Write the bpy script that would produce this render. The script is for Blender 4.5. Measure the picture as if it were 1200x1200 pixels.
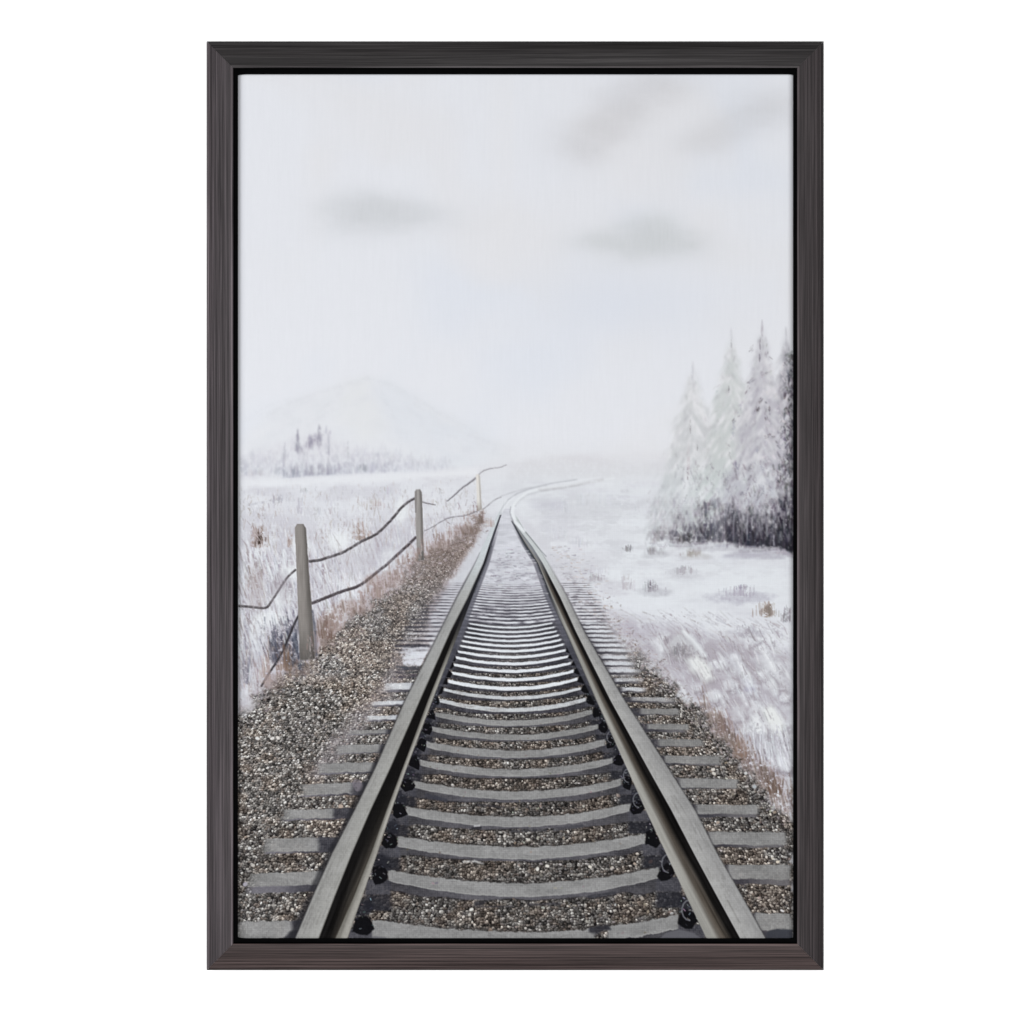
import bpy, math
import numpy as np

# ------------------------------------------------------------------ calibration
S = 0.00084            # metres per photograph pixel on the plane of the frame's face
CAM_D = 3.0            # camera to frame face
FACE = 0.030           # frame face above the wall
ZC = 1.45              # height of the picture's centre line above the floor
LIGHT = 1.43           # irradiance the lamps give the canvas (albedo = shown value / LIGHT)

sc = bpy.context.scene
for o in list(bpy.data.objects):
    bpy.data.objects.remove(o, do_unlink=True)
COL = sc.collection

# ------------------------------------------------------------------ camera
cd = bpy.data.cameras.new('camera'); cam = bpy.data.objects.new('camera', cd); COL.objects.link(cam)
cam.location = (0, -(FACE + CAM_D), ZC)
cam.rotation_euler = (math.radians(90), 0, 0)
cd.sensor_fit = 'HORIZONTAL'; cd.sensor_width = 36.0
cd.lens = 36.0 * CAM_D / (1200 * S)
cd.clip_start = 0.05; cd.clip_end = 60
sc.camera = cam

# ------------------------------------------------------------------ world
w = bpy.data.worlds.new('World'); sc.world = w; w.use_nodes = True
w.node_tree.nodes['Background'].inputs[0].default_value = (1.0, 1.0, 1.0, 1)
w.node_tree.nodes['Background'].inputs[1].default_value = 0.10

# ------------------------------------------------------------------ studio lamps
def lamp(name, loc, target, shape, size, power, color=(1, 1, 1), size_y=None):
    l = bpy.data.lights.new(name, 'AREA'); l.shape = shape; l.size = size
    if size_y: l.size_y = size_y
    l.energy = power; l.color = color
    o = bpy.data.objects.new(name, l); COL.objects.link(o); o.location = loc
    from mathutils import Vector
    d = Vector(target) - Vector(loc)
    o.rotation_euler = d.to_track_quat('-Z', 'Y').to_euler()
    return o
lamp('key_softbox', (0, -4.6, ZC), (0, 0, ZC), 'DISK', 0.42, 176)
lamp('side_softbox', (-2.1, -1.7, ZC), (0, 0, ZC), 'RECTANGLE', 0.9, 36, (0.97, 0.98, 1.0), 1.8)
lamp('side_softbox', (2.2, -1.9, ZC), (0, 0, ZC), 'RECTANGLE', 0.9, 18, (1.0, 1.0, 1.0), 1.8)
lamp('low_bounce_fill', (0, -1.7, ZC - 2.0), (0, 0, ZC), 'RECTANGLE', 1.6, 12, (1.0, 0.985, 0.97), 0.8)  # added fill standing in for warm light bounced up from the floor

# ------------------------------------------------------------------ exposure
vs = sc.view_settings
vs.view_transform = 'Standard'; vs.look = 'None'; vs.exposure = 0; vs.gamma = 1; vs.use_curve_mapping = False
sc.render.engine = 'CYCLES'
# ------------------------------------------------------------------ the painting on the canvas
# painted stroke by stroke into one colour per canvas vertex, in photograph pixels (x 279..929.5, y 87..1099.5)
R = 1.3
CX0, CX1, CY0, CY1 = 278.2, 929.9, 87.0, 1099.5
GW = int(round((CX1 - CX0) * R)) + 1
GH = int(round((CY1 - CY0) * R)) + 1
xs = np.linspace(CX0, CX1, GW).astype(np.float32)
ys = np.linspace(CY0, CY1, GH).astype(np.float32)
X, Y = np.meshgrid(xs, ys)
rng = np.random.default_rng(7)
IMG = np.zeros((GH, GW, 3), np.float32)
HGT = np.zeros((GH, GW), np.float32)      # paint relief in millimetres
MASK = {}                                  # name -> list of (boolean mask, label)

def ss(a, b, t):
    t = np.clip((t - a) / (b - a), 0, 1); return t * t * (3 - 2 * t)
def vnoise(x, y, sx, sy, seed):
    r = np.random.default_rng(seed)
    u = np.asarray(x, np.float32) / sx; v = np.asarray(y, np.float32) / sy
    N = 512
    t = r.random((N, N), dtype=np.float32)
    if u.ndim == 2 and u.shape == v.shape and u.size > 400 and np.array_equal(u[0], u[-1]) and np.array_equal(v[:, 0], v[:, -1]):
        a, b = u[0], v[:, 0]                 # regular grid: interpolate along each axis in turn
        ia = np.floor(a).astype(int); ib = np.floor(b).astype(int)
        fa = a - ia; fb = (b - ib)[:, None]; fa = fa * fa * (3 - 2 * fa); fb = fb * fb * (3 - 2 * fb)
        q = t[ib % N] * (1 - fb) + t[(ib + 1) % N] * fb
        return q[:, ia % N] * (1 - fa) + q[:, (ia + 1) % N] * fa
    iu = np.floor(u).astype(np.int64); iv = np.floor(v).astype(np.int64)
    fu = u - iu; fv = v - iv
    fu = fu * fu * (3 - 2 * fu); fv = fv * fv * (3 - 2 * fv)
    a = t[iv % N, iu % N]; b = t[iv % N, (iu + 1) % N]; c = t[(iv + 1) % N, iu % N]; d = t[(iv + 1) % N, (iu + 1) % N]
    return (a + (b - a) * fu) * (1 - fv) + (c + (d - c) * fu) * fv
def fbm(x, y, sx, sy, seed, o=4):
    s = 0; am = 0.5; tot = 0
    for k in range(o):
        s = s + am * vnoise(x, y, sx / 2**k, sy / 2**k, seed + 31 * k); tot += am; am *= 0.55
    return s / tot
def C(*c): return np.array(c, np.float32)
def blend(al, col, sl=None):
    if sl is None: sl = (slice(None), slice(None))
    al = np.clip(al, 0, 1)[..., None]
    IMG[sl] = IMG[sl] * (1 - al) + col * al
def box(x0, y0, x1, y1, pad=2):
    i0 = max(0, int((y0 - pad - CY0) * R)); i1 = min(GH, int((y1 + pad - CY0) * R) + 2)
    j0 = max(0, int((x0 - pad - CX0) * R)); j1 = min(GW, int((x1 + pad - CX0) * R) + 2)
    return (slice(i0, max(i0, i1)), slice(j0, max(j0, j1)))
DRY = fbm(X, Y, 3, 3, 901, 3)              # dry-brush grain
def stroke(pts, wd, col, a=1.0, soft=0.7, dry=0.0, taper=0.0, hgt=0.0):
    p = np.asarray(pts, np.float32)
    wm = wd if np.isscalar(wd) else max(wd)
    sl = box(p[:, 0].min(), p[:, 1].min(), p[:, 0].max(), p[:, 1].max(), wm / 2 + soft + 1)
    x = X[sl]; y = Y[sl]
    if x.size == 0: return None
    best = np.full(x.shape, 1e9, np.float32); n = len(p) - 1
    for k in range(n):
        d = p[k + 1] - p[k]; L = max(1e-6, float(d @ d))
        t = np.clip(((x - p[k, 0]) * d[0] + (y - p[k, 1]) * d[1]) / L, 0, 1)
        dist = np.hypot(x - p[k, 0] - t * d[0], y - p[k, 1] - t * d[1])
        T = (k + t) / n
        ww = wd if np.isscalar(wd) else wd[0] + (wd[1] - wd[0]) * T
        if taper: ww = ww * (1 - taper * np.abs(2 * T - 1) ** 2)
        best = np.minimum(best, dist - ww / 2)
    al = np.clip(0.5 - best / (2 * soft), 0, 1) * a
    if dry: al = al * np.clip(1 + dry * (DRY[sl] - 0.55) * 4, 0, 1)
    blend(al, col, sl)
    if hgt: HGT[sl] += al * hgt
    return sl, al
def polyd(pts, x, y):
    p = np.asarray(pts, np.float32); n = len(p)
    ins = np.zeros(x.shape, bool); dm = np.full(x.shape, 1e9, np.float32)
    for k in range(n):
        a = p[k]; b = p[(k + 1) % n]; d = b - a; L = max(1e-6, float(d @ d))
        t = np.clip(((x - a[0]) * d[0] + (y - a[1]) * d[1]) / L, 0, 1)
        dm = np.minimum(dm, np.hypot(x - a[0] - t * d[0], y - a[1] - t * d[1]))
        if a[1] != b[1]:
            c = (a[1] > y) != (b[1] > y)
            ins ^= c & (x < (b[0] - a[0]) * (y - a[1]) / (b[1] - a[1]) + a[0])
    return np.where(ins, -dm, dm)          # negative inside
def poly(pts, col, a=1.0, soft=0.7, wob=0.0, wsc=6, seed=5, dry=0.0):
    p = np.asarray(pts, np.float32)
    sl = box(p[:, 0].min(), p[:, 1].min(), p[:, 0].max(), p[:, 1].max(), soft + abs(wob) + 1)
    x = X[sl]; y = Y[sl]
    d = polyd(pts, x, y)
    if wob: d = d + (fbm(x, y, wsc, wsc, seed, 3) - 0.5) * 2 * wob
    al = np.clip(0.5 - d / (2 * soft), 0, 1) * a
    if dry: al = al * np.clip(1 + dry * (DRY[sl] - 0.55) * 4, 0, 1)
    blend(al, col, sl)
    return sl, al
PD = {}
def pdat(pts, x, y):                       # signed distance to a polygon at one point, from a cached field
    k = str(pts)
    if k not in PD: PD[k] = polyd(pts, X, Y)
    return PD[k][min(GH - 1, max(0, int((y - CY0) * R))), min(GW - 1, max(0, int((x - CX0) * R)))]
def full(r, thr=0.5):
    m = np.zeros((GH, GW), bool)
    if r is not None: m[r[0]] = r[1] > thr
    return m
def part(name, mask, label=None, h=0.3): MASK.setdefault(name, []).append((mask, label, h))
def curve(tab):
    t = sorted(tab); yy = np.array([a for a, b in t], np.float32); xx = np.array([b for a, b in t], np.float32)
    return lambda y: np.interp(y, yy, xx).astype(np.float32)
def lerp(a, b, t): return a + (b - a) * t
U = rng.uniform
def gk(sg):
    r = max(1, int(3 * sg + .5)); k = np.exp(-np.arange(-r, r + 1) ** 2 / (2. * sg * sg)); return (k / k.sum()).astype(np.float32)
def gauss(A, sx, sy):
    for ax, sg in ((1, sx), (0, sy)):
        k = gk(sg * R); r = len(k) // 2
        P = np.pad(A, [(r, r) if i == ax else (0, 0) for i in range(A.ndim)], 'edge'); O = np.zeros_like(A)
        for q in range(len(k)):
            O += k[q] * (P[:, q:q + A.shape[1]] if ax == 1 else P[q:q + A.shape[0]])
        A = O
    return A
def soften(x0, y0, x1, y1, sx, sy, amt=1.0, fea=10):
    sl = box(x0, y0, x1, y1)
    x = X[sl]; y = Y[sl]
    m = ss(0, fea, np.minimum(x - x0, x1 - x)) if x1 < 929 and x0 > 280 else (ss(0, fea, x1 - x) if x1 < 929 else ss(0, fea, x - x0))
    m = (m * ss(0, fea, y - y0) * ss(0, fea, y1 - y) * amt)[..., None]
    IMG[sl] = IMG[sl] * (1 - m) + gauss(IMG[sl], sx, sy) * m
def jit(c, s): return np.clip(c + rng.normal(0, s) + rng.normal(0, s * 0.3, 3), 0, 255).astype(np.float32)

# ---- sky
n1 = fbm(X, Y, 210, 170, 11, 3); n2 = fbm(X, Y, 150, 150, 12, 3); n3 = fbm(X, Y, 1.6, 26, 13, 3)
IMG[:] = C(224, 226, 231.5); IMG += (ss(330, 90, Y) * 1.5)[..., None]
blend(ss(0.46, 0.7, n1) * 0.45, C(216, 221.5, 231.5)); blend(ss(0.5, 0.75, n2) * 0.8, C(224, 224.5, 228))
IMG += ((n3 - 0.5) * 3.4)[..., None]
IMG += (ss(150, 480, Y) * 1.2)[..., None]; blend(np.exp(-(((X - 720) / 120) ** 2 + ((Y - 355) / 46) ** 2)) * .6, C(215, 220.5, 231))
blend(ss(606, 598, X) * ss(560, 590, X) * ss(420, 150, Y) * 0.25, C(226, 226, 228))
def cloud(blobs, col, name_label, grain):
    d = np.zeros((GH, GW), np.float32)
    for (cx, cy, rx, ry, rot, am) in blobs:
        c, s = math.cos(rot), math.sin(rot)
        u = ((X - cx) * c + (Y - cy) * s) / rx; v = (-(X - cx) * s + (Y - cy) * c) / ry
        d = np.maximum(d, 0) + am * np.exp(-(u * u + v * v) * .95)
    nn = fbm(X + grain, Y, 34, 16, 40 + grain, 5)
    d = d * (0.42 + 1.16 * nn)
    al = .56 * np.tanh(1.4 * d) ** 1.15 * (.9 + .2 * fbm(X, Y, 2.5, 16, 39, 2))
    al = al * (0.93 + 0.14 * (n3 - 0.5) * 2)
    blend(al, col)
    part('painted_cloud', al > 0.28, name_label, 0.03)
cloud([(432, 246, 46, 20, 0.05, .5), (470, 253, 56, 15, .05, .42), (408, 250, 34, 24, 0, .32), (452, 262, 84, 22, 0, .2), (450, 238, 50, 14, 0, .15)], C(190, 193, 196), 'small soft grey cloud at the left of the painted sky', 3)
cloud([(752, 284, 66, 17, 0.02, .55), (764, 266, 38, 20, 0, .5), (702, 280, 34, 11, .1, .26), (790, 283, 34, 17, 0, .34), (745, 300, 66, 16, 0, .2)], C(186, 190, 191), 'grey cloud with a humped top right of centre', 9)
cloud([(702, 150, 44, 26, -0.6, .42), (738, 124, 52, 28, -0.7, .42), (778, 102, 52, 22, -0.35, .42), (690, 176, 30, 20, -0.4, .26), (660, 158, 34, 26, 0, .16), (730, 104, 60, 18, 0, .12)], C(194, 193, 196), 'long grey cloud slanting up to the top edge', 17)
cloud([(885, 137, 52, 20, -0.2, .46), (918, 127, 32, 22, -0.2, .36), (848, 154, 46, 18, -0.35, .38), (826, 170, 34, 14, 0, .2), (870, 110, 60, 16, 0, .1)], C(195, 195, 198), 'pale grey cloud touching the right edge', 23)

# ---- far mountain
mt = [(286, 512), (318, 480), (340, 470), (372, 458), (398, 449), (420, 444.5), (440, 443.5), (458, 447), (484, 460), (520, 482), (560, 502), (606, 522), (606, 560), (286, 560)]
sl, al = poly(mt, C(222, 224, 228), .6, 7, 6, 16, 61)
fade = ss(560, 470, Y[sl])
part('painted_mountain', full((sl, al * (Y[sl] < 500)), .3), 'pale snowy mountain faint on the horizon', .04)
poly([(446, 445), (458, 447), (484, 460), (520, 486), (560, 506), (590, 524), (560, 530), (470, 520), (452, 490), (436, 466)], C(216, 221, 229), .45, 12, 9, 14, 62)
poly([(405, 450), (430, 444), (440, 470), (455, 500), (430, 520), (395, 490)], C(223, 225, 227), .6, 6, 5, 12, 63)
for pts, a in [([(340, 472), (372, 462), (402, 452), (432, 443)], .35), ([(432, 443), (444, 462), (462, 486), (470, 500)], .28), ([(452, 450), (490, 470), (530, 492)], .3), ([(360, 492), (384, 476), (405, 468)], .25), ([(318, 484), (345, 470)], .22), ([(386, 470), (374, 488), (356, 504)], .2)]:
    stroke(pts, 2.6, C(200, 203, 208), a * .8, 2.6, .9)
for k in range(150):
    x = U(300, 590); yt = float(np.interp(x, [286, 432, 606], [512, 445, 526])); y = U(yt + 3, 530)
    L = U(5, 18); s = 1 if x > 432 else -1
    stroke([(x, y), (x + s * L * .7, y + L * .6)], U(1, 2.4), jit(C(218, 221, 226) if U() < .6 else C(206, 210, 217), 3), U(.12, .34), 1.2, .9)

for k in range(420):
    x = U(288, 600); yt = float(np.interp(x, [286, 352, 385, 432, 482, 560, 606], [514, 468, 454, 444, 465, 508, 526])); y = yt + 2 + (548 - yt) * U() ** 1.3
    s_ = 1 if x > 430 else -1; L = U(6, 22)
    stroke([(x, y), (x + s_ * L * .8, y + L * U(.2, .6))], U(1.5, 4), jit(C(228, 229, 233) if U() < .55 else C(207, 210, 217), 2), U(.12, .4), 1.6, .9)
soften(281, 430, 612, 556, 3.2, 2.6, .85, 14)
for pts in ([(284, 494), (304, 486), (330, 484), (352, 494)], [(300, 482), (318, 474), (338, 468)], [(480, 470), (520, 496), (556, 512), (600, 526)], [(360, 500), (382, 484), (400, 476), (420, 474)], [(500, 505), (540, 514), (580, 528)], [(318, 483), (345, 470), (372, 461), (402, 451), (430, 443)], [(434, 443), (460, 451), (484, 464), (520, 487), (560, 507)], [(446, 450), (450, 468), (462, 488)], [(404, 452), (392, 468), (372, 482)]):
    stroke(pts, 2.2, C(204, 207, 213), .2, 2.6, 1.2)
# ---- ground tone
def hor(x): return np.interp(x, [279, 330, 480, 540, 590, 640, 760, 930], [556, 558, 554, 548, 541, 535, 530, 520]).astype(np.float32)
H0 = hor(X)
gm = ss(-6, 8, Y - H0)
gt = fbm(X, Y, 40, 16, 70, 4)
blend(gm * .85, C(220, 219, 224)); blend(gm * ss(.42, .7, gt) * .6, C(204, 201, 208))
left_ = ss(600, 560, X) * ss(570, 640, Y); blend(left_ * (.25 + .5 * fbm(X, Y, 9, 22, 72, 4)) * ss(.35, .6, fbm(X, Y, 30, 30, 73, 4)), C(186, 181, 190))
# mist over the far right
blend(ss(505, 545, Y) * ss(640, 575, Y) * ss(540, 620, X) * .6, C(221, 222, 226))
poly([(596, 556), (612, 541), (645, 533), (690, 537), (740, 541), (790, 548), (790, 560), (600, 562)], C(209, 208, 212), .38, 4, 4, 10, 71, .7)

# ---- strokes of the snowy fields
LF = fbm(X, Y, 26, 22, 74, 4)
SNOW = [C(229, 229, 233), C(222, 221, 227), C(216, 214, 222)]
LIL = [C(188, 184, 194), C(176, 172, 182), C(196, 190, 197)]
BRN = [C(176, 160, 154), C(158, 138, 128), C(188, 172, 166)]
def edge_left(y): return np.interp(y, [600, 632, 655, 690, 730, 770, 800, 830, 850], [568, 532, 492, 452, 402, 362, 318, 286, 280])
def in_left(x, y): return x < edge_left(y)
for k in range(5200):                      # left field, near-vertical dry strokes
    y = 556 + (830 - 556) * U() ** .9; x = U(279, 575)
    if not in_left(x, y + 6): continue
    t = (y - 556) / 270
    L = lerp(3, 20, t) * U(.5, 1.4); lean = U(-.35, .25) * L
    q = U()
    c = SNOW[int(U(0, 3))] if q < .42 else (LIL[int(U(0, 3))] if q < .82 else BRN[int(U(0, 3))])
    a = U(.15, .55) if q < .5 else U(.10, .26 + .3 * t)
    stroke([(x, y), (x + lean, y - L)], U(.8, 1.5 + t), jit(c, 4), a, .7, .9)
for k in range(2600):                      # grey brown frosted grass, taller towards the front
    y = 575 + (815 - 575) * U() ** .8; x = U(280, 560)
    if not in_left(x, y + 4): continue
    t = (y - 575) / 240; L = lerp(5, 30, t) * U(.6, 1.3)
    pat = float(np.clip(LF[int((y - CY0) * R), int((x - CX0) * R)] * 3 - 1.0, .1, 1))
    c = [C(168, 160, 160), C(150, 140, 140), C(182, 177, 184), C(160, 148, 142)][int(U(0, 4))]
    stroke([(x, y), (x + U(-.2, .2) * L, y - L * .5), (x + U(-.45, .3) * L, y - L)], U(.7, 1.5), jit(c, 9), U(.2, .62) * pat, .6, .8)
for k in range(1500):                      # thin lilac grey blades, lower left
    x = U(280, 400); y = U(660, 820)
    if not in_left(x, y): continue
    L = U(8, 30); lean = U(-.5, .15) * L
    stroke([(x, y), (x + lean * .4, y - L * .5), (x + lean, y - L)], U(.7, 1.5), jit(C(150, 145, 155) if U() < .55 else C(222, 222, 230), 10), U(.14, .48), .6, .9)
for k in range(2600):                      # right field: soft flat snow strokes
    y = 565 + (900 - 565) * U() ** 1.1; x = U(605, 930)
    if x < np.interp(y, [565, 600, 700, 800, 900], [612, 606, 690, 760, 850]): continue
    L = U(6, 26); q = U()
    c = C(226, 227, 231) if q < .52 else (C(210, 208, 216) if q < .88 else C(190, 186, 194))
    stroke([(x, y), (x + L, y + U(-2, 2))], U(1.2, 4.5), jit(c, 2.5), U(.12, .42), 1.4, .8)
poly([(690, 610), (760, 600), (800, 648), (928, 650), (929, 700), (840, 705), (760, 720), (700, 690)], C(227, 229, 233), .5, 16, 6, 26, 77)
poly([(700, 690), (790, 700), (880, 690), (925, 700), (925, 735), (800, 745), (720, 725)], C(225, 226, 231), .4, 12, 6, 22, 78)
blend(ss(606, 640, X) * ss(566, 590, Y) * ss(720, 640, Y) * ss(.45, .7, fbm(X, Y, 16, 6, 74, 4)) * .4, C(196, 194, 200))

def tuft(cx, cy, w, h, col, n, a=(.2, .6), sd=10, ht=0.0):
    for k in range(n):
        u = rng.normal(0, .42)
        x = cx + u * w * .5; L = h * U(.35, 1.0) * max(.25, 1 - u * u * .4)
        stroke([(x, cy + U(-1.5, 1.5)), (x + U(-.16, .16) * L, cy - L)], U(.7, 1.6), jit(col, sd), U(*a), .6, .7, hgt=ht)
# dry tufts, left
tuft(304, 640, 26, 26, C(132, 112, 102), 70, (.14, .42)); tuft(305, 638, 12, 16, C(66, 50, 44), 18, (.3, .7)); tuft(340, 640, 8, 18, C(140, 118, 108), 14)
tuft(422, 632, 30, 26, C(160, 142, 134), 50, (.14, .42)); tuft(426, 634, 14, 18, C(126, 102, 92), 14, (.15, .4)); tuft(436, 596, 30, 14, C(178, 164, 162), 30, (.15, .4))
tuft(330, 588, 30, 10, C(160, 158, 166), 22, (.15, .45)); tuft(320, 590, 40, 4, C(182, 180, 188), 12, (.2, .4)); tuft(356, 576, 8, 5, C(186, 184, 190), 8)
stroke([(290, 592), (312, 588), (330, 584)], 2, C(180, 178, 186), .5, 1.2, .6)
for cx, cy, w, h, c, n in [(352, 600, 10, 20, C(196, 192, 200), 16), (372, 604, 18, 12, C(190, 188, 196), 16), (452, 580, 30, 12, C(196, 194, 202), 18), (410, 645, 20, 20, C(190, 186, 194), 20), (448, 660, 50, 30, C(180, 176, 188), 50), (470, 640, 30, 26, C(196, 192, 200), 30), (330, 700, 40, 40, C(150, 144, 152), 60), (300, 690, 24, 40, C(150, 138, 136), 40), (292, 760, 18, 50, C(140, 138, 150), 40), (345, 755, 40, 50, C(120, 118, 132), 60), (325, 775, 22, 40, C(96, 96, 112), 40), (352, 770, 12, 22, C(60, 62, 74), 18)]:
    tuft(cx, cy, w, h, c, n, (.15, .5))
for k in range(700):                       # snow lying on the bent grass
    y = 590 + 225 * U() ** .8; x = U(281, 540)
    if not in_left(x, y + 6): continue
    t = (y - 590) / 225; L = lerp(4, 18, t) * U(.6, 1.2)
    stroke([(x, y), (x - U(.1, .5) * L, y - L)], U(1, 1.6 + 1.6 * t), jit(C(229, 229, 233), 2), U(.25, .7), .8, .7)
for cx, cy, rx, ry in [(397, 635, 13, 11), (470, 598, 8, 14), (342, 672, 16, 9), (330, 700, 10, 12), (318, 724, 16, 10), (300, 745, 9, 24), (455, 652, 10, 10), (352, 640, 10, 14)]:
    poly([(cx + rx * math.cos(t), cy + ry * math.sin(t)) for t in np.linspace(0, 6.2, 12)], C(233, 234, 236), .75, 4, 2.5, 7, int(cx))

# ---- far trees on the left
def fartree(x, y0, y1, w, c, n, a):
    for k in range(n):
        t = U() ** .8; yy = lerp(y0, y1, t); hw = w * (.12 + .88 * t)
        xx = x + U(-1, 1) * hw
        stroke([(xx, yy), (xx + U(-1, 1), yy + U(3, 8))], U(.8, 1.8), jit(c, 7), U(*a), .7, .6)
fm0 = IMG.copy()
env = lambda x: float(np.interp(x, [284, 300, 330, 345, 360, 380, 392, 415, 440, 470, 500, 540], [22, 24, 30, 40, 46, 50, 40, 34, 28, 24, 14, 8])) * (.55 + .75 * float(vnoise(np.float32([x]), np.float32([5.]), 7, 7, 820)[0]))
poly([(282, 536), (320, 524), (352, 510), (384, 508), (410, 524), (450, 532), (500, 545), (500, 556), (284, 560)], C(213, 212, 219), .55, 6, 6, 9, 81, .6)
for k in range(1500):
    x = 282 + 250 * U() ** 1.15; e = env(x); t = U() ** .75
    y = np.interp(x, [282, 350, 420, 530], [558, 557, 554, 551]) - e * (1 - t)
    c = lerp(C(200, 200, 208), C(160, 159, 175), t * U(.3, 1)) if U() < .75 else C(226, 226, 230)
    stroke([(x, y), (x + U(-1.2, 1.2), y - U(2, 9))], U(.8, 2.2), jit(c, 5), U(.10, .36) * np.interp(x, [282, 480, 530], [1, .9, .4]), .8, .7)
for x0, sd_, y, c, n, h in [(366, 20, 556, C(148, 147, 159), 100, 13), (346, 9, 558, C(150, 153, 167), 30, 9), (404, 12, 554, C(172, 172, 186), 40, 12), (440, 22, 554, C(178, 177, 190), 60, 12), (425, 4, 552, C(140, 144, 152), 16, 9), (302, 9, 557, C(190, 184, 190), 26, 9), (440, 12, 534, C(190, 190, 203), 26, 7)]:
    for k in range(n):
        x = rng.normal(x0, sd_); stroke([(x, y + U(-2, 1)), (x + U(-.8, .8), y - h * U(.2, 1))], U(.8, 1.8), jit(c, 7), U(.14, .46), .7, .6)
fartree(349, 501, 526, 2.4, C(146, 145, 158), 40, (.2, .5)); fartree(374, 497, 518, 3.2, C(160, 158, 170), 34, (.2, .5)); fartree(385, 505, 545, 1.6, C(172, 172, 182), 26, (.15, .4)); fartree(333, 520, 536, 2, C(180, 180, 190), 18, (.2, .4)); fartree(408, 514, 532, 1.6, C(188, 189, 196), 14, (.2, .4))
for k in range(90):
    x = rng.normal(364, 8); y = lerp(523, 508, np.clip((x - 352) / 24, 0, 1)) + rng.normal(0, 4)
    stroke([(x, y), (x + U(-.6, .6), y + U(3, 8))], U(.8, 1.8), jit(C(150, 146, 162), 9), U(.16, .48), .8, .6)
stroke([(330, 560), (358, 557.5), (384, 556), (412, 554)], 2.0, C(140, 142, 160), .5, 1.2, .7, .7)
dm = np.abs(IMG - fm0).sum(2) > 26
ft = dm & (X < 482) & (Y > 490) & (Y < 562)
soften(281, 486, 545, 562, .8, 1.2, .85, 5)
part('painted_far_trees', ft, 'blurred lilac grey treeline at the left', .05)
poly([(280, 561), (340, 562), (420, 556), (500, 553), (560, 549), (560, 556), (420, 566), (280, 572)], C(229, 229, 233), .8, 3, 2, 10, 83)

# ---- tufts and drifts, right
for cx, cy, w, h, c, n, a in [(736, 645, 14, 7, C(146, 144, 148), 26, (.25, .6)), (766, 649, 22, 9, C(140, 138, 142), 44, (.2, .55)), (812, 651, 24, 10, C(150, 144, 138), 50, (.25, .6)), (800, 672, 34, 10, C(160, 156, 162), 50, (.2, .5)), (698, 680, 26, 8, C(160, 155, 160), 36, (.2, .55)), (735, 690, 18, 18, C(180, 172, 178), 30, (.15, .45)), (763, 692, 20, 13, C(136, 134, 142), 44, (.2, .55)), (868, 698, 50, 14, C(170, 166, 178), 60, (.2, .5)), (870, 690, 20, 5, C(136, 132, 146), 20, (.25, .5)), (898, 722, 28, 18, C(150, 136, 127), 70, (.18, .5)), (902, 720, 26, 12, C(126, 112, 105), 26, (.2, .5)), (922, 728, 14, 20, C(146, 142, 150), 40, (.2, .5)), (875, 742, 30, 10, C(158, 154, 164), 50, (.2, .5)), (742, 598, 40, 6, C(200, 198, 204), 30, (.15, .4)), (690, 592, 60, 16, C(204, 203, 209), 50, (.15, .4)), (660, 600, 30, 20, C(198, 196, 206), 40, (.15, .4)), (655, 632, 40, 20, C(206, 204, 210), 40, (.15, .4)), (700, 672, 40, 12, C(202, 198, 206), 40, (.15, .4)), (680, 640, 30, 14, C(204, 202, 210), 30, (.15, .35))]:
    tuft(cx, cy, w, h, c, n, a)
lil = fbm(X, Y, 18, 10, 90, 4)
reg = polyd([(690, 700), (760, 722), (850, 742), (929, 760), (929, 950), (860, 880), (800, 812), (745, 770)], X, Y)
blend(ss(6, -18, reg) * (.35 + .65 * ss(.34, .6, lil)) * .8, C(190, 185, 193))
blend(ss(4, -22, reg) * ss(715, 760, Y) * (.55 + .45 * ss(.35, .6, lil)) * .92, C(174, 169, 177))
for k in range(2300):
    y = U(720, 930); x = U(700, 930)
    if pdat([(700, 700), (929, 735), (929, 945), (860, 872), (800, 806), (740, 770)], x, y) > 0: continue
    t = (y - 720) / 210; L = U(5, 20); ang = lerp(.55, 1.1, t) + U(-.25, .25)
    dx = -math.cos(ang) * L; dy = -math.sin(ang) * L
    q = U(); c = C(222, 222, 227) if q < .2 else (C(174, 169, 178) if q < .78 else C(148, 138, 138))
    stroke([(x, y), (x + dx, y + dy)], U(.8, 1.9), jit(c, 5), U(.12, .38), .8, .9)
def mound(pts, c=C(234, 234, 236), a=.96, soft=2.4, wob=3, seed=3):
    p = [(x + 2.5, y + 6) for x, y in pts]; poly(p, C(146, 141, 148), .62, 4, 3.5, 8, seed + 50, .7)
    return poly(pts, c, a, soft, wob, 8, seed)
for k in range(46):                          # lumpy frosted hummocks towards the front
    y = 735 + 165 * U(); x = U(np.interp(y, [735, 800, 900], [720, 805, 880]), 925); r = np.interp(y, [735, 900], [5, 12]) * U(.6, 1.2)
    pts = [(x + r * U(.75, 1.2) * math.cos(t) + (y - 800) * 0, y + r * U(.7, 1.1) * math.sin(t) * .85) for t in np.linspace(0, 5.7, 9)]
    poly([(a_ + r * .3, b_ + r * .55) for a_, b_ in pts], C(140, 135, 143), .6, 3, 3, 7, 700 + k, .8); poly(pts, C(231, 231, 235), U(.6, .95), 2.4, 3, 7, 760 + k, .3)
    for q in range(10):
        px = x + U(-1, 1) * r; stroke([(px, y + r * U(.3, 1.1)), (px - U(1, 5), y - r * U(-.3, .6))], U(.8, 1.6), jit(C(170, 164, 170), 10), U(.15, .45), .7, .8)
mound([(782, 756), (790, 744), (803, 741), (814, 748), (823, 764), (815, 767), (783, 767)], C(200, 199, 203), .8, 3, 3, 1)
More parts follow.
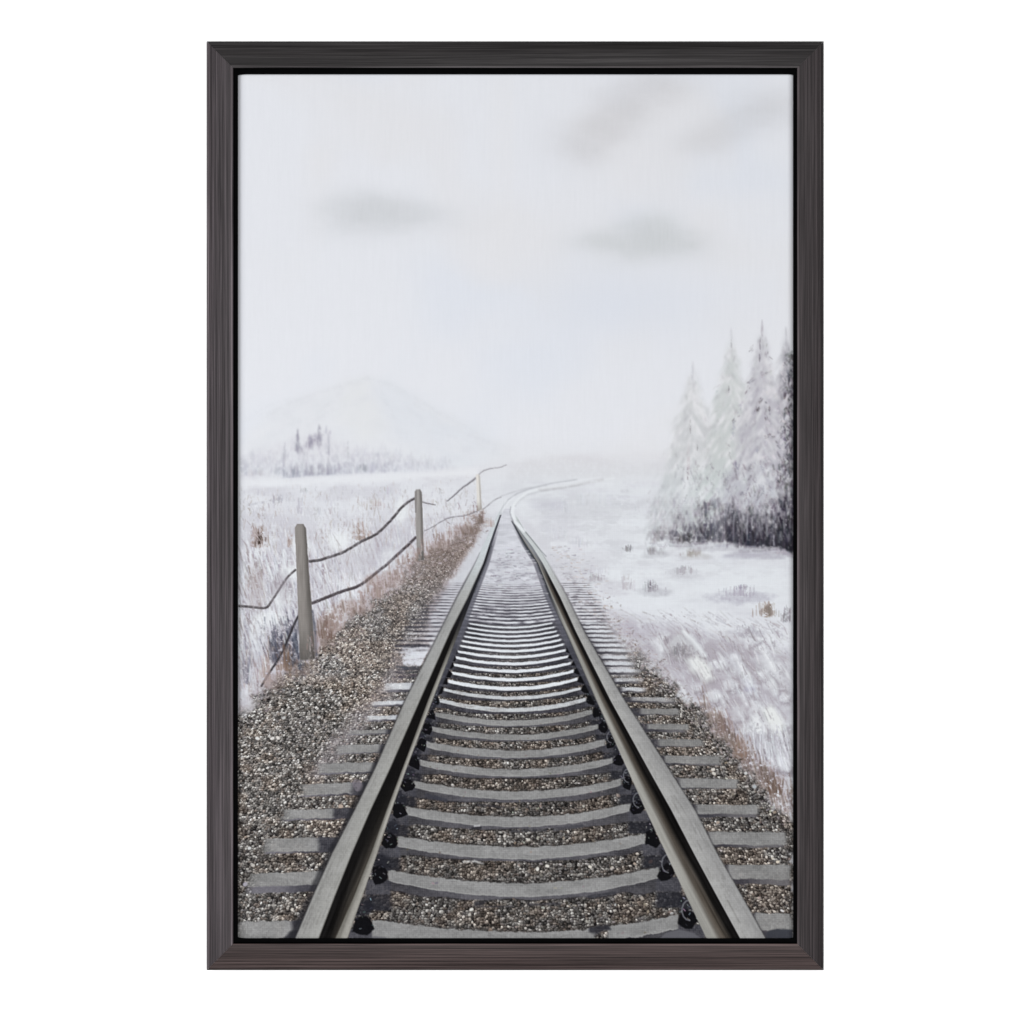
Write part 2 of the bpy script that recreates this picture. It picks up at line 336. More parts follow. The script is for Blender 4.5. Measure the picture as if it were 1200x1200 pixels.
for cx, cy, rx, ry, c, a in [(868, 700, 40, 9, C(176, 172, 184), .7), (800, 672, 26, 6, C(190, 187, 194), .55), (764, 694, 24, 6, C(180, 178, 185), .6), (766, 650, 18, 5, C(178, 176, 182), .55), (814, 652, 20, 5, C(182, 178, 178), .55), (700, 680, 24, 5, C(184, 180, 186), .6), (873, 742, 28, 7, C(178, 174, 183), .6), (740, 738, 40, 10, C(190, 185, 196), .6), (720, 690, 26, 10, C(200, 196, 203), .5), (797, 765, 22, 9, C(158, 155, 160), .8), (840, 800, 26, 14, C(178, 172, 180), .6), (790, 800, 40, 14, C(186, 180, 188), .6), (866, 830, 26, 16, C(176, 170, 177), .55), (905, 812, 24, 10, C(186, 182, 190), .6), (850, 850, 26, 14, C(172, 164, 169), .6), (905, 880, 24, 16, C(192, 189, 196), .5), (895, 650, 50, 6, C(172, 169, 180), .75), (830, 642, 40, 5, C(188, 185, 193), .7), (690, 600, 60, 14, C(206, 205, 210), .6), (655, 620, 30, 20, C(206, 204, 211), .6), (640, 590, 24, 9, C(196, 194, 203), .5), (720, 625, 50, 12, C(213, 212, 217), .5), (700, 655, 40, 14, C(210, 208, 214), .5)]:
    u = ((X - cx) / rx) ** 2 + ((Y - cy) / ry) ** 2 + (fbm(X, Y, 12, 6, int(cx + cy), 4) - .5) * 1.6
    blend(np.clip(1.15 - u, 0, 1) * a * (.45 + .8 * DRY), c)

tuft(797, 767, 30, 14, C(140, 137, 142), 60, (.2, .5)); stroke([(801, 740), (812, 750), (820, 760), (825, 768)], (4, 6), C(228, 229, 232), .8, 2)
stroke([(818, 770), (827, 772)], 2, C(120, 118, 124), .7, 1.2)
mound([(806, 772), (818, 768), (830, 778), (838, 795), (826, 799), (810, 786)], C(232, 232, 231), .9, 4, 2, 2); mound([(764, 752), (776, 748), (782, 762), (774, 770)], C(232, 232, 236), .8, 5, 2, 4)
mound([(868, 792), (876, 788), (886, 806), (888, 816), (876, 812)], C(230, 231, 238), .85, 4, 2, 5); mound([(884, 772), (900, 764), (916, 780), (922, 806), (904, 800)], C(228, 228, 232), .7, 6, 3, 6)
mound([(880, 838), (890, 838), (898, 858), (892, 866), (880, 856)], C(233, 233, 235), .92, 3.5, 2, 7); mound([(892, 832), (904, 826), (916, 840), (922, 864), (912, 866), (900, 848)], C(233, 233, 232), .92, 3.5, 2, 8); mound([(846, 770), (862, 766), (872, 784), (864, 792)], C(225, 225, 231), .6, 6, 3, 9)
stroke([(850, 782), (858, 800), (866, 812)], 2.5, C(160, 158, 170), .5, 1.6, .6); stroke([(862, 776), (872, 792), (880, 806)], 2, C(166, 162, 172), .45, 1.5, .6); stroke([(902, 856), (900, 864)], 3, C(150, 148, 156), .6, 1.5); stroke([(874, 808), (882, 808)], 5, C(170, 168, 186), .6, 2, .4); stroke([(786, 756), (784, 762)], 3, C(164, 160, 166), .5, 2)
stroke([(838, 796), (848, 808), (862, 826)], 2, C(176, 170, 178), .5, 1.4, .8); stroke([(818, 786), (826, 800), (836, 818)], 3, C(190, 184, 188), .45, 2, .8)
for x, y, L, w_ in [(858, 770, 26, 7), (874, 776, 30, 8), (846, 786, 22, 6), (892, 784, 28, 9), (910, 800, 24, 9), (868, 806, 22, 6), (836, 812, 18, 5), (884, 822, 22, 7), (908, 832, 24, 8), (860, 836, 18, 5), (900, 760, 26, 7), (918, 776, 22, 7), (838, 762, 18, 5), (780, 786, 16, 5), (800, 800, 14, 4), (876, 852, 18, 6), (916, 862, 20, 7), (770, 738, 14, 4), (752, 730, 14, 4)]:
    sl_, x, y = U(.7, 1.35), x + U(-6, 6), y + U(-5, 5); w_ *= U(.6, 1.25); dx, dy = L * .42 * sl_ * U(.6, 1.3), L * .8 * sl_
    stroke([(x + w_ * .8, y + 2), (x + dx * .5 + w_ * .9, y + dy * .45 + 2), (x + dx + w_ * .5, y + dy + 2)], (w_ * .7, w_ * .4), C(142, 137, 145), U(.25, .6), 2.0, .9, .5)
    stroke([(x, y), (x + dx * .6, y + dy * .45), (x + dx, y + dy)], (w_ * .8, w_), C(233, 233, 236), U(.45, .9), 2.0, .6, .5)
for k in range(520):
    x = U(760, 926); y = U(740, 905)
    if pdat([(742, 735), (929, 735), (929, 940), (862, 868), (800, 800)], x, y) > 0: continue
    L = U(5, 16); stroke([(x, y), (x - L * U(.2, .7), y - L)], U(.8, 1.6), jit(C(228, 228, 232) if U() < .45 else C(140, 133, 140), 7), U(.15, .5), .7, .8)
for k in range(420):                        # white grass fans below the drifts
    x = U(872, 926); y = U(866, 905); L = U(8, 24)
    stroke([(x, y), (x - (x - 898) * .1 - U(0, 4), y - L)], U(.8, 1.8), jit(C(226, 226, 232) if U() < .6 else C(150, 146, 154), 6), U(.2, .55), .7, .8)
for k in range(700):                        # brown grass along the ballast
    t = U(); x = lerp(826, 926, t) + rng.normal(0, 7); y = lerp(838, 946, t ** .9) + rng.normal(0, 8)
    L = U(6, 20)
    stroke([(x, y + 4), (x - L * U(.1, .5), y - L)], U(.8, 2), jit([C(132, 110, 100), C(108, 86, 76), C(160, 146, 142), C(98, 88, 90)][int(U(0, 4))], 8), U(.16, .5), .8, .7)
tuft(906, 930, 26, 30, C(112, 86, 72), 50, (.2, .55)); tuft(868, 890, 26, 30, C(146, 112, 96), 50, (.15, .4)); tuft(846, 858, 22, 24, C(130, 106, 98), 40, (.15, .4))

# ---- ballast: one little stone per cell of a jittered grid, smaller with distance
sz = np.interp(Y, [560, 620, 700, 800, 900, 1100], [1.25, 1.4, 1.8, 2.3, 2.8, 3.5]).astype(np.float32)
yv = np.linspace(540, 1110, 1200); vv = np.concatenate([[0], np.cumsum(np.diff(yv) / np.interp(yv[1:], [560, 620, 700, 800, 900, 1100], [1.25, 1.4, 1.8, 2.3, 2.8, 3.5]))])
ui = (X - 600) / sz + 400 + (fbm(X, Y, 7, 7, 301, 2) - .5) * .9
vi = np.interp(Y, yv, vv).astype(np.float32) * 1.08 + (fbm(X, Y, 7, 7, 302, 2) - .5) * .9
N = 1024; r3 = np.random.default_rng(99); JX = r3.random((N, N), dtype=np.float32); JY = r3.random((N, N), dtype=np.float32); SD = r3.random((N, N), dtype=np.float32); SE = r3.random((N, N), dtype=np.float32)
iu = np.floor(ui).astype(int); iv = np.floor(vi).astype(int)
d1 = np.full(X.shape, 9., np.float32); d2 = d1.copy(); sid = np.zeros(X.shape, np.float32); sie = sid.copy(); ox = sid.copy(); oy = sid.copy()
for a in (-1, 0, 1):
    for b in (-1, 0, 1):
        cu = iu + a; cv = iv + b; k = (cv % N, cu % N)
        ex = ui - cu - (.15 + .7 * JX[k]); ey = vi - cv - (.15 + .7 * JY[k]); dd = np.hypot(ex, ey)
        n = dd < d1
        d2 = np.where(n, d1, np.minimum(d2, dd)); d1 = np.where(n, dd, d1)
        sid = np.where(n, SD[k], sid); sie = np.where(n, SE[k], sie); ox = np.where(n, ex, ox); oy = np.where(n, ey, oy)
PAL = np.array([(58, 55, 55), (78, 74, 73), (96, 91, 88), (110, 104, 100), (122, 112, 105), (128, 124, 120), (142, 137, 132), (164, 159, 154), (128, 110, 99), (190, 184, 178), (118, 112, 114), (84, 77, 72)], np.float32)
stone = PAL[(sid * 12).astype(int).clip(0, 11)]
stone = stone * (.86 + .28 * sie[..., None])
white = (sie > .975) & (d1 < .42); stone[white] = C(214, 208, 202)
edge = np.clip((d2 - d1) / .34 + .12, 0, 1)
lit = 1 + np.clip(-.55 * ox - .75 * oy, -.5, .5) * .75
stone = stone * lit[..., None]
stone = C(52, 48, 46) + (stone - C(52, 48, 46)) * (edge ** .6)[..., None]
big = fbm(X, Y, 38, 24, 303, 4)
stone = stone * (.84 + .32 * big[..., None]) + ((fbm(X, Y, 1.7, 1.7, 305, 3) - .5) * 88)[..., None] * C(1.03, 1, .97)
stone = stone * (1 - .38 * ss(.60, .74, fbm(X, Y, 5, 4, 306, 3)))[..., None]
stone = stone + (C(196, 190, 184) - stone) * (.55 * ss(.66, .78, fbm(X, Y, 3.6, 3.2, 307, 2)) * (sie > .35))[..., None]
stone = stone * (.85 + .16 * ss(980, 760, Y) * (X < 600) + .07 * (X < 440))[..., None]; stone = lerp(stone, stone.mean(2, keepdims=True) * C(1.015, 1.0, .985), .55); stone = np.clip(stone, 16, 232)
stone = lerp(stone, stone * C(1.05, .99, .94), ss(.45, .7, fbm(X, Y, 26, 20, 304, 3))[..., None])
stone = stone + (C(150, 145, 146) - stone) * (.34 * ss(800, 640, Y))[..., None]
SH = edge * (.5 + .5 * sie)

# ---- the rails' edges, as x for a given y
Lo = curve([(1100, 345.5), (1050, 366.5), (1000, 389), (950, 415), (900, 439.5), (820, 475), (740, 515.5), (700, 535.5), (660, 556.5), (640, 565.5), (620, 575), (600, 585), (592, 590)])
Li = curve([(1100, 373.5), (1050, 392.5), (1000, 412.5), (950, 434), (900, 457.5), (820, 492.5), (740, 528), (700, 548.5), (660, 566.3), (640, 572.8), (620, 580), (600, 588), (592, 591)])
Lf = curve([(1100, 393), (1050, 415), (1000, 435), (950, 453), (900, 472), (820, 502), (740, 534), (700, 549.5), (660, 566), (640, 572.5), (620, 580)])
Le = curve([(1100, 407), (1050, 424.5), (1000, 442), (950, 458.5), (900, 476.5), (820, 507), (740, 538), (700, 553.5), (660, 569.5), (640, 575.5), (620, 582), (600, 588.6)])
Re = curve([(1100, 828), (1050, 804), (1000, 780.5), (950, 757), (900, 734.5), (820, 698.5), (740, 663), (700, 644), (660, 629), (640, 616), (620, 604.5), (600, 597.5), (592, 598)])
Rf = curve([(1100, 842), (1050, 818), (1000, 792), (950, 767), (900, 744), (820, 706), (740, 669), (700, 650), (660, 632.5), (640, 618), (620, 606)])
Ri = curve([(1100, 867.5), (1050, 840), (1000, 813), (950, 787), (900, 759), (820, 715), (740, 674.8), (700, 656.5), (660, 636), (640, 623.5), (620, 608), (600, 598)])
Ro = curve([(1100, 897.5), (1050, 869.5), (1000, 840.5), (950, 815), (900, 783), (820, 731.5), (740, 684.5), (700, 665), (660, 643), (640, 631), (620, 614.5), (600, 602.5), (592, 602)])
lo, li, lf, le, re_, rf, ri, ro = [f(Y) for f in (Lo, Li, Lf, Le, Re, Rf, Ri, Ro)]

# left ballast
wn = (fbm(X, Y, 16, 16, 310, 4) - .5) * 2; wn2 = (fbm(X, Y, 5, 5, 311, 3) - .5) * 2
bl = [(566, 606), (548, 616), (530, 634), (492, 658), (452, 694), (402, 734), (366, 772), (318, 800), (284, 832), (270, 845), (270, 1110), (440, 1110), (500, 760), (498, 722), (520, 690), (540, 660), (556, 636), (572, 610)]
d = polyd(bl, X, Y) + wn * 10 + wn2 * 8
fr = ss(16, 2, d) * ss(-8, 0, d) * (X < lo) * (X > 279); blend(fr * .5 * (.3 + DRY) * ss(600, 680, Y), C(164, 154, 158))
mL = ss(7, -7, d) * (X < lo + 2)
brn = ss(14, -4, np.abs(d + 4)) * ss(840, 780, Y) * ss(330, 420, X)
blend(brn * .62 * (0.35 + DRY), C(146, 124, 116))
mL_a = mL * np.where(Y < 800, .93, 1.0)
IMG[:] = IMG * (1 - mL_a[..., None]) + stone * mL_a[..., None]
HGT += mL * SH * .14
warm = ss(720, 620, Y) * mL; warm = warm * (.25 + .5 * DRY); IMG[:] = IMG * (1 - warm[..., None]) + C(140, 112, 101) * warm[..., None]
frost = mL * ss(.5, .72, fbm(X, Y, 60, 18, 312, 4)) * ss(250, 420, X) * ss(900, 800, Y); blend(frost * .26, C(158, 154, 158))
# right ballast
br = [(676, 690), (700, 716), (734, 750), (760, 778), (786, 800), (818, 830), (836, 862), (856, 882), (880, 912), (902, 936), (932, 968), (932, 1110), (820, 1110), (640, 690)]
d = polyd(br, X, Y) + wn * 9 + wn2 * 7
mR = ss(7, -7, d) * (X > ro - 2) * ss(700, 812, Y + wn * 16)
IMG[:] = IMG * (1 - mR[..., None]) + stone * mR[..., None]
HGT += mR * SH * .14
# track bed between the rails
mI = ((X > le - 1) & (X < re_ + 1) & (Y > 596)).astype(np.float32)
bed = ss(735, 800, Y)
far = C(112, 111, 120) + (fbm(X, Y, 3, 2, 320, 3)[..., None] - .5) * 90
far = lerp(lerp(C(206, 205, 212) + (fbm(X, Y, 14, 3, 321, 3)[..., None] - .5) * 34, far, ss(676, 726, Y)[..., None]), far, ss(712, 740, Y)[..., None])
inner = lerp(far, stone * .93, bed[..., None])
IMG[:] = IMG * (1 - mI[..., None]) + inner * mI[..., None]
HGT += mI * SH * .14 * bed
d = np.abs(polyd([(506, 722), (486, 760), (452, 808), (412, 858), (372, 905), (371, 904), (411, 857), (451, 807), (485, 759), (505, 721)], X, Y))
blend(ss(20, 2, d + wn * 6) * (X < lo - 6) * ss(700, 740, Y) * .5 * (.2 + 1.1 * DRY), C(166, 158, 163))
part('painted_gravel', (mL > .5) & (Y > 640), 'brown grey gravel bank beside the left rail', .12)
part('painted_gravel', (mR > .5) & (Y > 800), 'brown grey gravel along the right rail', .12)
# snow strip left of the left rail, far end
d = polyd([(572, 604), (558, 632), (544, 656), (522, 688), (508, 712), (504, 730), (512, 736), (520, 728), (536, 700), (560, 655), (586, 600)], X, Y) + wn * 6
m = ss(4, -6, d) * (X < lo + 1)
blend(ss(26, -6, d) * (X < lo) * ss(660, 710, Y) * ss(800, 760, Y) * .5 * (.3 + .9 * DRY), C(122, 120, 127))
blend(m * .86 * ss(.28, .5, fbm(X, Y, 9, 4, 330, 3) + ss(725, 655, Y) * .42), C(200, 199, 206)); blend(m * ss(690, 620, Y) * .5, C(218, 218, 223))
for k in range(170):                        # snow left on two sleeper ends
    y = U(758, 780); x = U(470, 500)
    if x < Lo(y) - 3: stroke([(x, y), (min(x + U(5, 14), Lo(y) - 4), y + U(-1, 1))], U(1, 3), jit(C(216, 216, 223), 5), U(.25, .7), .8, .5)
# snow strip right of the right rail, far end
d = polyd([(604, 600), (620, 612), (650, 645), (690, 700), (730, 745), (740, 790), (720, 790), (690, 745), (664, 700), (640, 655), (612, 618)], X, Y) + wn * 5
blend(ss(6, -6, d) * .75 * (X > ro - 1), C(208, 206, 212)); blend(ss(3, -5, d) * ss(.48, .66, fbm(X, Y, 7, 4, 331, 3)) * ss(650, 700, Y) * .55 * (X > ro), C(128, 124, 131))
for k in range(500):                        # frosted crumbs beside it
    y = U(640, 800); x = np.interp(y, [640, 800], [648, 752]) + rng.normal(8, 11)
    if x < Ro(y) + 3: continue
    stroke([(x, y), (x + U(1, 4), y + U(-.6, .6))], U(.7, 1.5), jit(C(150, 145, 152) if U() < .6 else C(186, 166, 156), 12), U(.15, .5), .6, .6)
for k in range(1500):
    t = U(); 
    if U() < .55: x = float(np.interp(t, [0, .25, .5, .75, 1], [286, 366, 452, 530, 566])) + rng.normal(4, 9); y = float(np.interp(t, [0, .25, .5, .75, 1], [832, 772, 694, 636, 606])) + rng.normal(3, 6)
    else: x = float(np.interp(t, [0, .35, .7, 1], [690, 770, 836, 928])) + rng.normal(2, 8); y = float(np.interp(t, [0, .35, .7, 1], [702, 786, 862, 962])) + rng.normal(0, 8)
    if Lo(y) - 3 < x < Ro(y) + 3: continue
    stroke([(x, y), (x + U(-3, 3), y + U(-2, 2))], U(.8, 2), jit([C(176, 166, 170), C(150, 140, 142), C(206, 203, 208), C(118, 106, 102)][int(U(0, 4))], 8), U(.2, .6), .6, .6)
# lighter crumbs lying on the stones
for k in range(1100):
    y = U(650, 1095); x = U(280, 929)
    if not (in_left(x, y - 8) is False or x > 600) : continue
    s = np.interp(y, [640, 1095], [.9, 2.3])
    inL = Lo(y) - 4 > x > edge_left(y) + 8 if y < 850 else x < Lo(y) - 4
    inR = y > 810 and x > Ro(y) + 4 and pdat(br, x, y) < -4
    inI = y > 800 and Le(y) + 20 < x < Re(y) - 20
    if not (inL or inR or inI): continue
    q = U(); c = [C(190, 184, 177), C(168, 146, 130), C(40, 37, 36), C(150, 134, 122), C(205, 200, 196)][int(U(0, 5))]
    stroke([(x, y), (x + U(-1, 1) * s, y + U(-.7, .7) * s)], s * U(.7, 1.5), jit(c, 12), U(.35, .9), .5, hgt=.12)
for x, y, r, c in [(301, 865, 3.2, C(228, 226, 224)), (320, 865, 3, C(232, 226, 222)), (325, 864, 3, C(230, 222, 216)), (333, 841, 2.6, C(196, 196, 194)), (374, 840, 2.6, C(200, 198, 196)), (836, 906, 3, C(214, 208, 200)), (835, 902, 3, C(222, 214, 206)), (874, 906, 3.2, C(206, 206, 206)), (884, 922, 3.6, C(178, 184, 188)), (630, 1018, 3.2, C(226, 222, 216)), (642, 1015, 3, C(232, 226, 218)), (692, 1016, 2.8, C(226, 218, 206)), (530, 920, 2.8, C(210, 206, 202)), (552, 1066, 3, C(228, 224, 218)), (550, 1072, 2.8, C(196, 192, 186)), (591, 980, 2.6, C(214, 208, 202)), (620, 984, 2.8, C(206, 200, 192)), (762, 1010, 3.4, C(188, 142, 122)), (292, 994, 3.2, C(214, 212, 212)), (342, 1066, 2.6, C(226, 216, 204)), (296, 1014, 3, C(196, 190, 184)), (400, 945, 4, C(190, 166, 150)), (575, 1090, 4, C(176, 150, 130)), (288, 1036, 4, C(170, 166, 178)), (752, 1052, 3, C(170, 160, 150)), (898, 1004, 2.6, C(214, 204, 196)), (912, 1010, 2.6, C(230, 212, 190)), (880, 1046, 2.4, C(200, 190, 180)), (724, 932, 3, C(190, 168, 156))]:
    stroke([(x, y), (x + U(-1.5, 1.5), y + U(-1, 1))], r * 1.15, c, .9, .6, hgt=.2)

for k in range(120):                        # dark gaps around them
    y = [757, 783, 787, 792][int(U(0, 4))] + U(-2, 2); x = U(462, 500)
    if x < Lo(y) - 4: stroke([(x, y), (min(x + U(6, 16), Lo(y) - 2), y + U(-1, 1))], U(1, 2.4), jit(C(66, 65, 72), 10), U(.2, .6), .7, .6)
# ---- sleepers
GREY = C(139, 139, 139)
def gapshade(y0, y1, x0, x1, a, col=C(58, 57, 63)): pass
# (centre top, light thickness, side thickness, left end x / rise, right end x / rise, snow)
INNER = [
 (1092.5, 16, 6, 436, 15.5, 795, 21, 0), (1035, 16, 8, 455, 16, 772, 19.5, 0), (992.5, 14.5, 5, 466, 12.5, 756, 15.5, 0),
 (957.5, 11.5, 7, 475.5, 12.5, 739, 16.5, 0), (927.5, 9.5, 7, 485, 12.5, 728, 15, 0), (901.5, 8.5, 5, 492, 11.5, 718, 14, 0),
 (879.5, 8.5, 4.5, 499, 11, 709, 13, 0), (861, 6.5, 4, 505, 10, 701, 12.5, 0), (844, 6.5, 4, 510, 10, 694, 12.5, 0),
 (829.5, 5, 4.5, 514.5, 11, 687, 12, .62), (816, 4, 4, 520, 9.5, 681, 11, .7), (804.8, 4.3, 4, 525, 8.5, 677, 11, 1),
 (794.6, 3.8, 3.6, 528.7, 8, 672.7, 10, 1), (784.8, 3.6, 3.4, 531.3, 7.5, 669, 9.5, 1), (776.2, 3.4, 3.2, 534, 7, 666, 8.5, 1),
 (768.5, 3.2, 3, 536, 6.5, 663, 8, 1), (761.5, 3, 2.6, 539, 6, 660.5, 7.5, 1), (755.5, 2.8, 2.5, 541.5, 5.5, 657.5, 7, 1),
 (749.8, 2.6, 2.3, 544, 5.2, 655, 6.5, .95), (744.6, 2.4, 2.2, 546, 5, 652.5, 6, .95), (739.5, 2.3, 2.1, 548, 4.7, 650, 5.5, .9), (734.3, 2.2, 2, 550, 4.5, 647.5, 5, .9)]
OUT_L = {0: (1079, 20, 280, 342, 3), 1: (1021, 16, 296, 378, 8), 2: (981, 16, 312, 374, 2), 3: (947.5, 11, 332, 392, 2), 4: (917, 13, 353, 412, 2), 5: (893, 11, 374, 437, 2), 6: (872, 9.5, 396, 446, 1), 7: (855, 4.5, 408, 454, 1), 8: (838, 5, 430, 466, 2), 9: (821, 4.5, 436, 475, 2), 10: (800, 8, 453, 483, 3)}
OUT_R = {0: (1070, 20, 884, 929, 9), 1: (1013, 17, 853, 929, 6), 2: (974.5, 15, 831, 921, 3), 3: (942.5, 11, 815, 889, 4), 4: (912, 11, 796, 867, 1), 5: (885.5, 9.5, 780, 846, 2), 6: (866, 8, 772, 824, 1), 7: (848, 6.5, 759, 806, 3), 8: (830, 6.5, 750, 795, 1), 9: (817, 4.5, 741, 792, 2), 10: (805.5, 4.5, 728, 758, 2), 11: (794.5, 4, 720, 752, 3), 12: (784, 4, 714, 750, 3), 13: (775.5, 4, 708, 745, 2.5), 14: (768, 3.5, 704, 742, 2.5), 15: (760, 3.2, 700, 738, 3), 16: (754.5, 3, 696, 732, 2.5), 17: (748.6, 2.8, 692, 728, 2), 18: (743.5, 2.6, 688, 722, 2), 19: (738.4, 2.4, 685, 720, 2), 20: (733.6, 2.3, 682, 716, 1.8), 21: (729, 2.2, 680, 714, 1.6)}
EDGE = (fbm(X, Y, 9, 30, 340, 3) - .5) * 2
WEAVE = (np.sin(X * 2.85 + 1.5 * fbm(X, Y, 30, 30, 341, 2)) + np.sin(Y * 2.85 + 1.5 * fbm(X, Y, 30, 30, 342, 2))) * .5
grit = (fbm(X, Y, 2.2, 2.2, 343, 2) - .5) * 2; blot = (fbm(X, Y, 26, 9, 344, 3) - .5) * 2
def greyfill(base): return base + (grit * 12 + blot * 15 + WEAVE * 5)[..., None]
def band(top, bot, x0, x1, aa=.7, ex=1.2):
    return np.clip((Y - top) / (2 * aa) + .5, 0, 1) * np.clip((bot - Y) / (2 * aa) + .5, 0, 1) * np.clip((X - x0) / (2 * ex) + .5, 0, 1) * np.clip((x1 - X) / (2 * ex) + .5, 0, 1)
NAMES = ['nearest sleeper cut off by the bottom edge', 'second sleeper from the bottom edge', 'third sleeper from the bottom edge', 'fourth sleeper from the bottom edge', 'fifth sleeper from the bottom edge']
# far sleepers first: only fine broken lines
FULL = (X, Y, IMG, EDGE, WEAVE, grit, blot, wn, wn2, lo, ro, HGT)
def crop(y0, y1):
    global X, Y, IMG, EDGE, WEAVE, grit, blot, wn, wn2, lo, ro, HGT
    rs = slice(max(0, int((y0 - CY0) * R)), min(GH, int((y1 - CY0) * R)))
    X, Y, IMG, EDGE, WEAVE, grit, blot, wn, wn2, lo, ro, HGT = [a[rs] for a in FULL]
    return rs
def uncrop():
    global X, Y, IMG, EDGE, WEAVE, grit, blot, wn, wn2, lo, ro, HGT
    X, Y, IMG, EDGE, WEAVE, grit, blot, wn, wn2, lo, ro, HGT = FULL
yy = 729.5
crop(660, 745)
while yy > 682:
    g = np.interp(yy, [682, 730], [2.2, 4.4]); x0, x1 = Le(yy) + 3, Re(yy) - 3
    u = np.clip((X - (x0 + x1) / 2) / ((x1 - x0) / 2), -1, 1); sag = np.abs(u) ** 2.0 * np.interp(yy, [682, 730], [1, 4.5])
    t = yy - sag + EDGE * .5
    al = band(t - g * .28, t + g * .28, x0, x1, .55, 2) * np.interp(yy, [682, 700, 730], [.2, .72, .9]) * np.clip(.15 + 1.25 * vnoise(X, Y, 9, 2.5, int(yy * 10)), 0, 1)
    blend(al, C(224, 224, 229))
    al = band(t + g * .34, t + g * .8, x0, x1, .55, 2) * np.interp(yy, [682, 700, 730], [.25, .8, .95]) * np.clip(.0 + 1.5 * vnoise(X, Y, 9, 2.5, int(yy * 10) + 5), 0, 1)
    blend(al, C(66, 65, 74))
    for sgn in (1, -1):
        xa, xb = (Ro(yy) + 1, Ro(yy) + 34) if sgn > 0 else (Lo(yy) - np.interp(yy, [682, 730], [14, 44]), Lo(yy) - 2)
        al = band(yy - .5 + EDGE * .6, yy + g * .32, xa, xb, .5, 5) * np.interp(yy, [682, 730], [.5, .95]) * np.clip(.05 + 1.5 * vnoise(X, Y, 10, 3, int(yy * 7) + sgn), 0, 1)
        blend(al, C(78, 77, 85) if sgn > 0 else C(66, 65, 73))
    yy -= g
crop(715, 780)
for yy in (734, 739, 744.5, 750, 755.5, 761):
    al = band(yy - .6 + EDGE * .9, yy + 2.0 + wn * .6, Lo(yy) - 46, Lo(yy) - 2, .6, 6) * np.clip(-.1 + 1.5 * vnoise(X, Y, 12, 3, int(yy)), 0, 1) * .85
    blend(al, C(62, 61, 69))
    al = band(yy + 2.2 + EDGE * .9, yy + 4.4 + wn * .6, Lo(yy) - 40, Lo(yy) - 3, .6, 6) * np.clip(-.2 + 1.4 * vnoise(X, Y, 12, 3, int(yy) + 9), 0, 1) * .7
    blend(al, C(205, 204, 211))
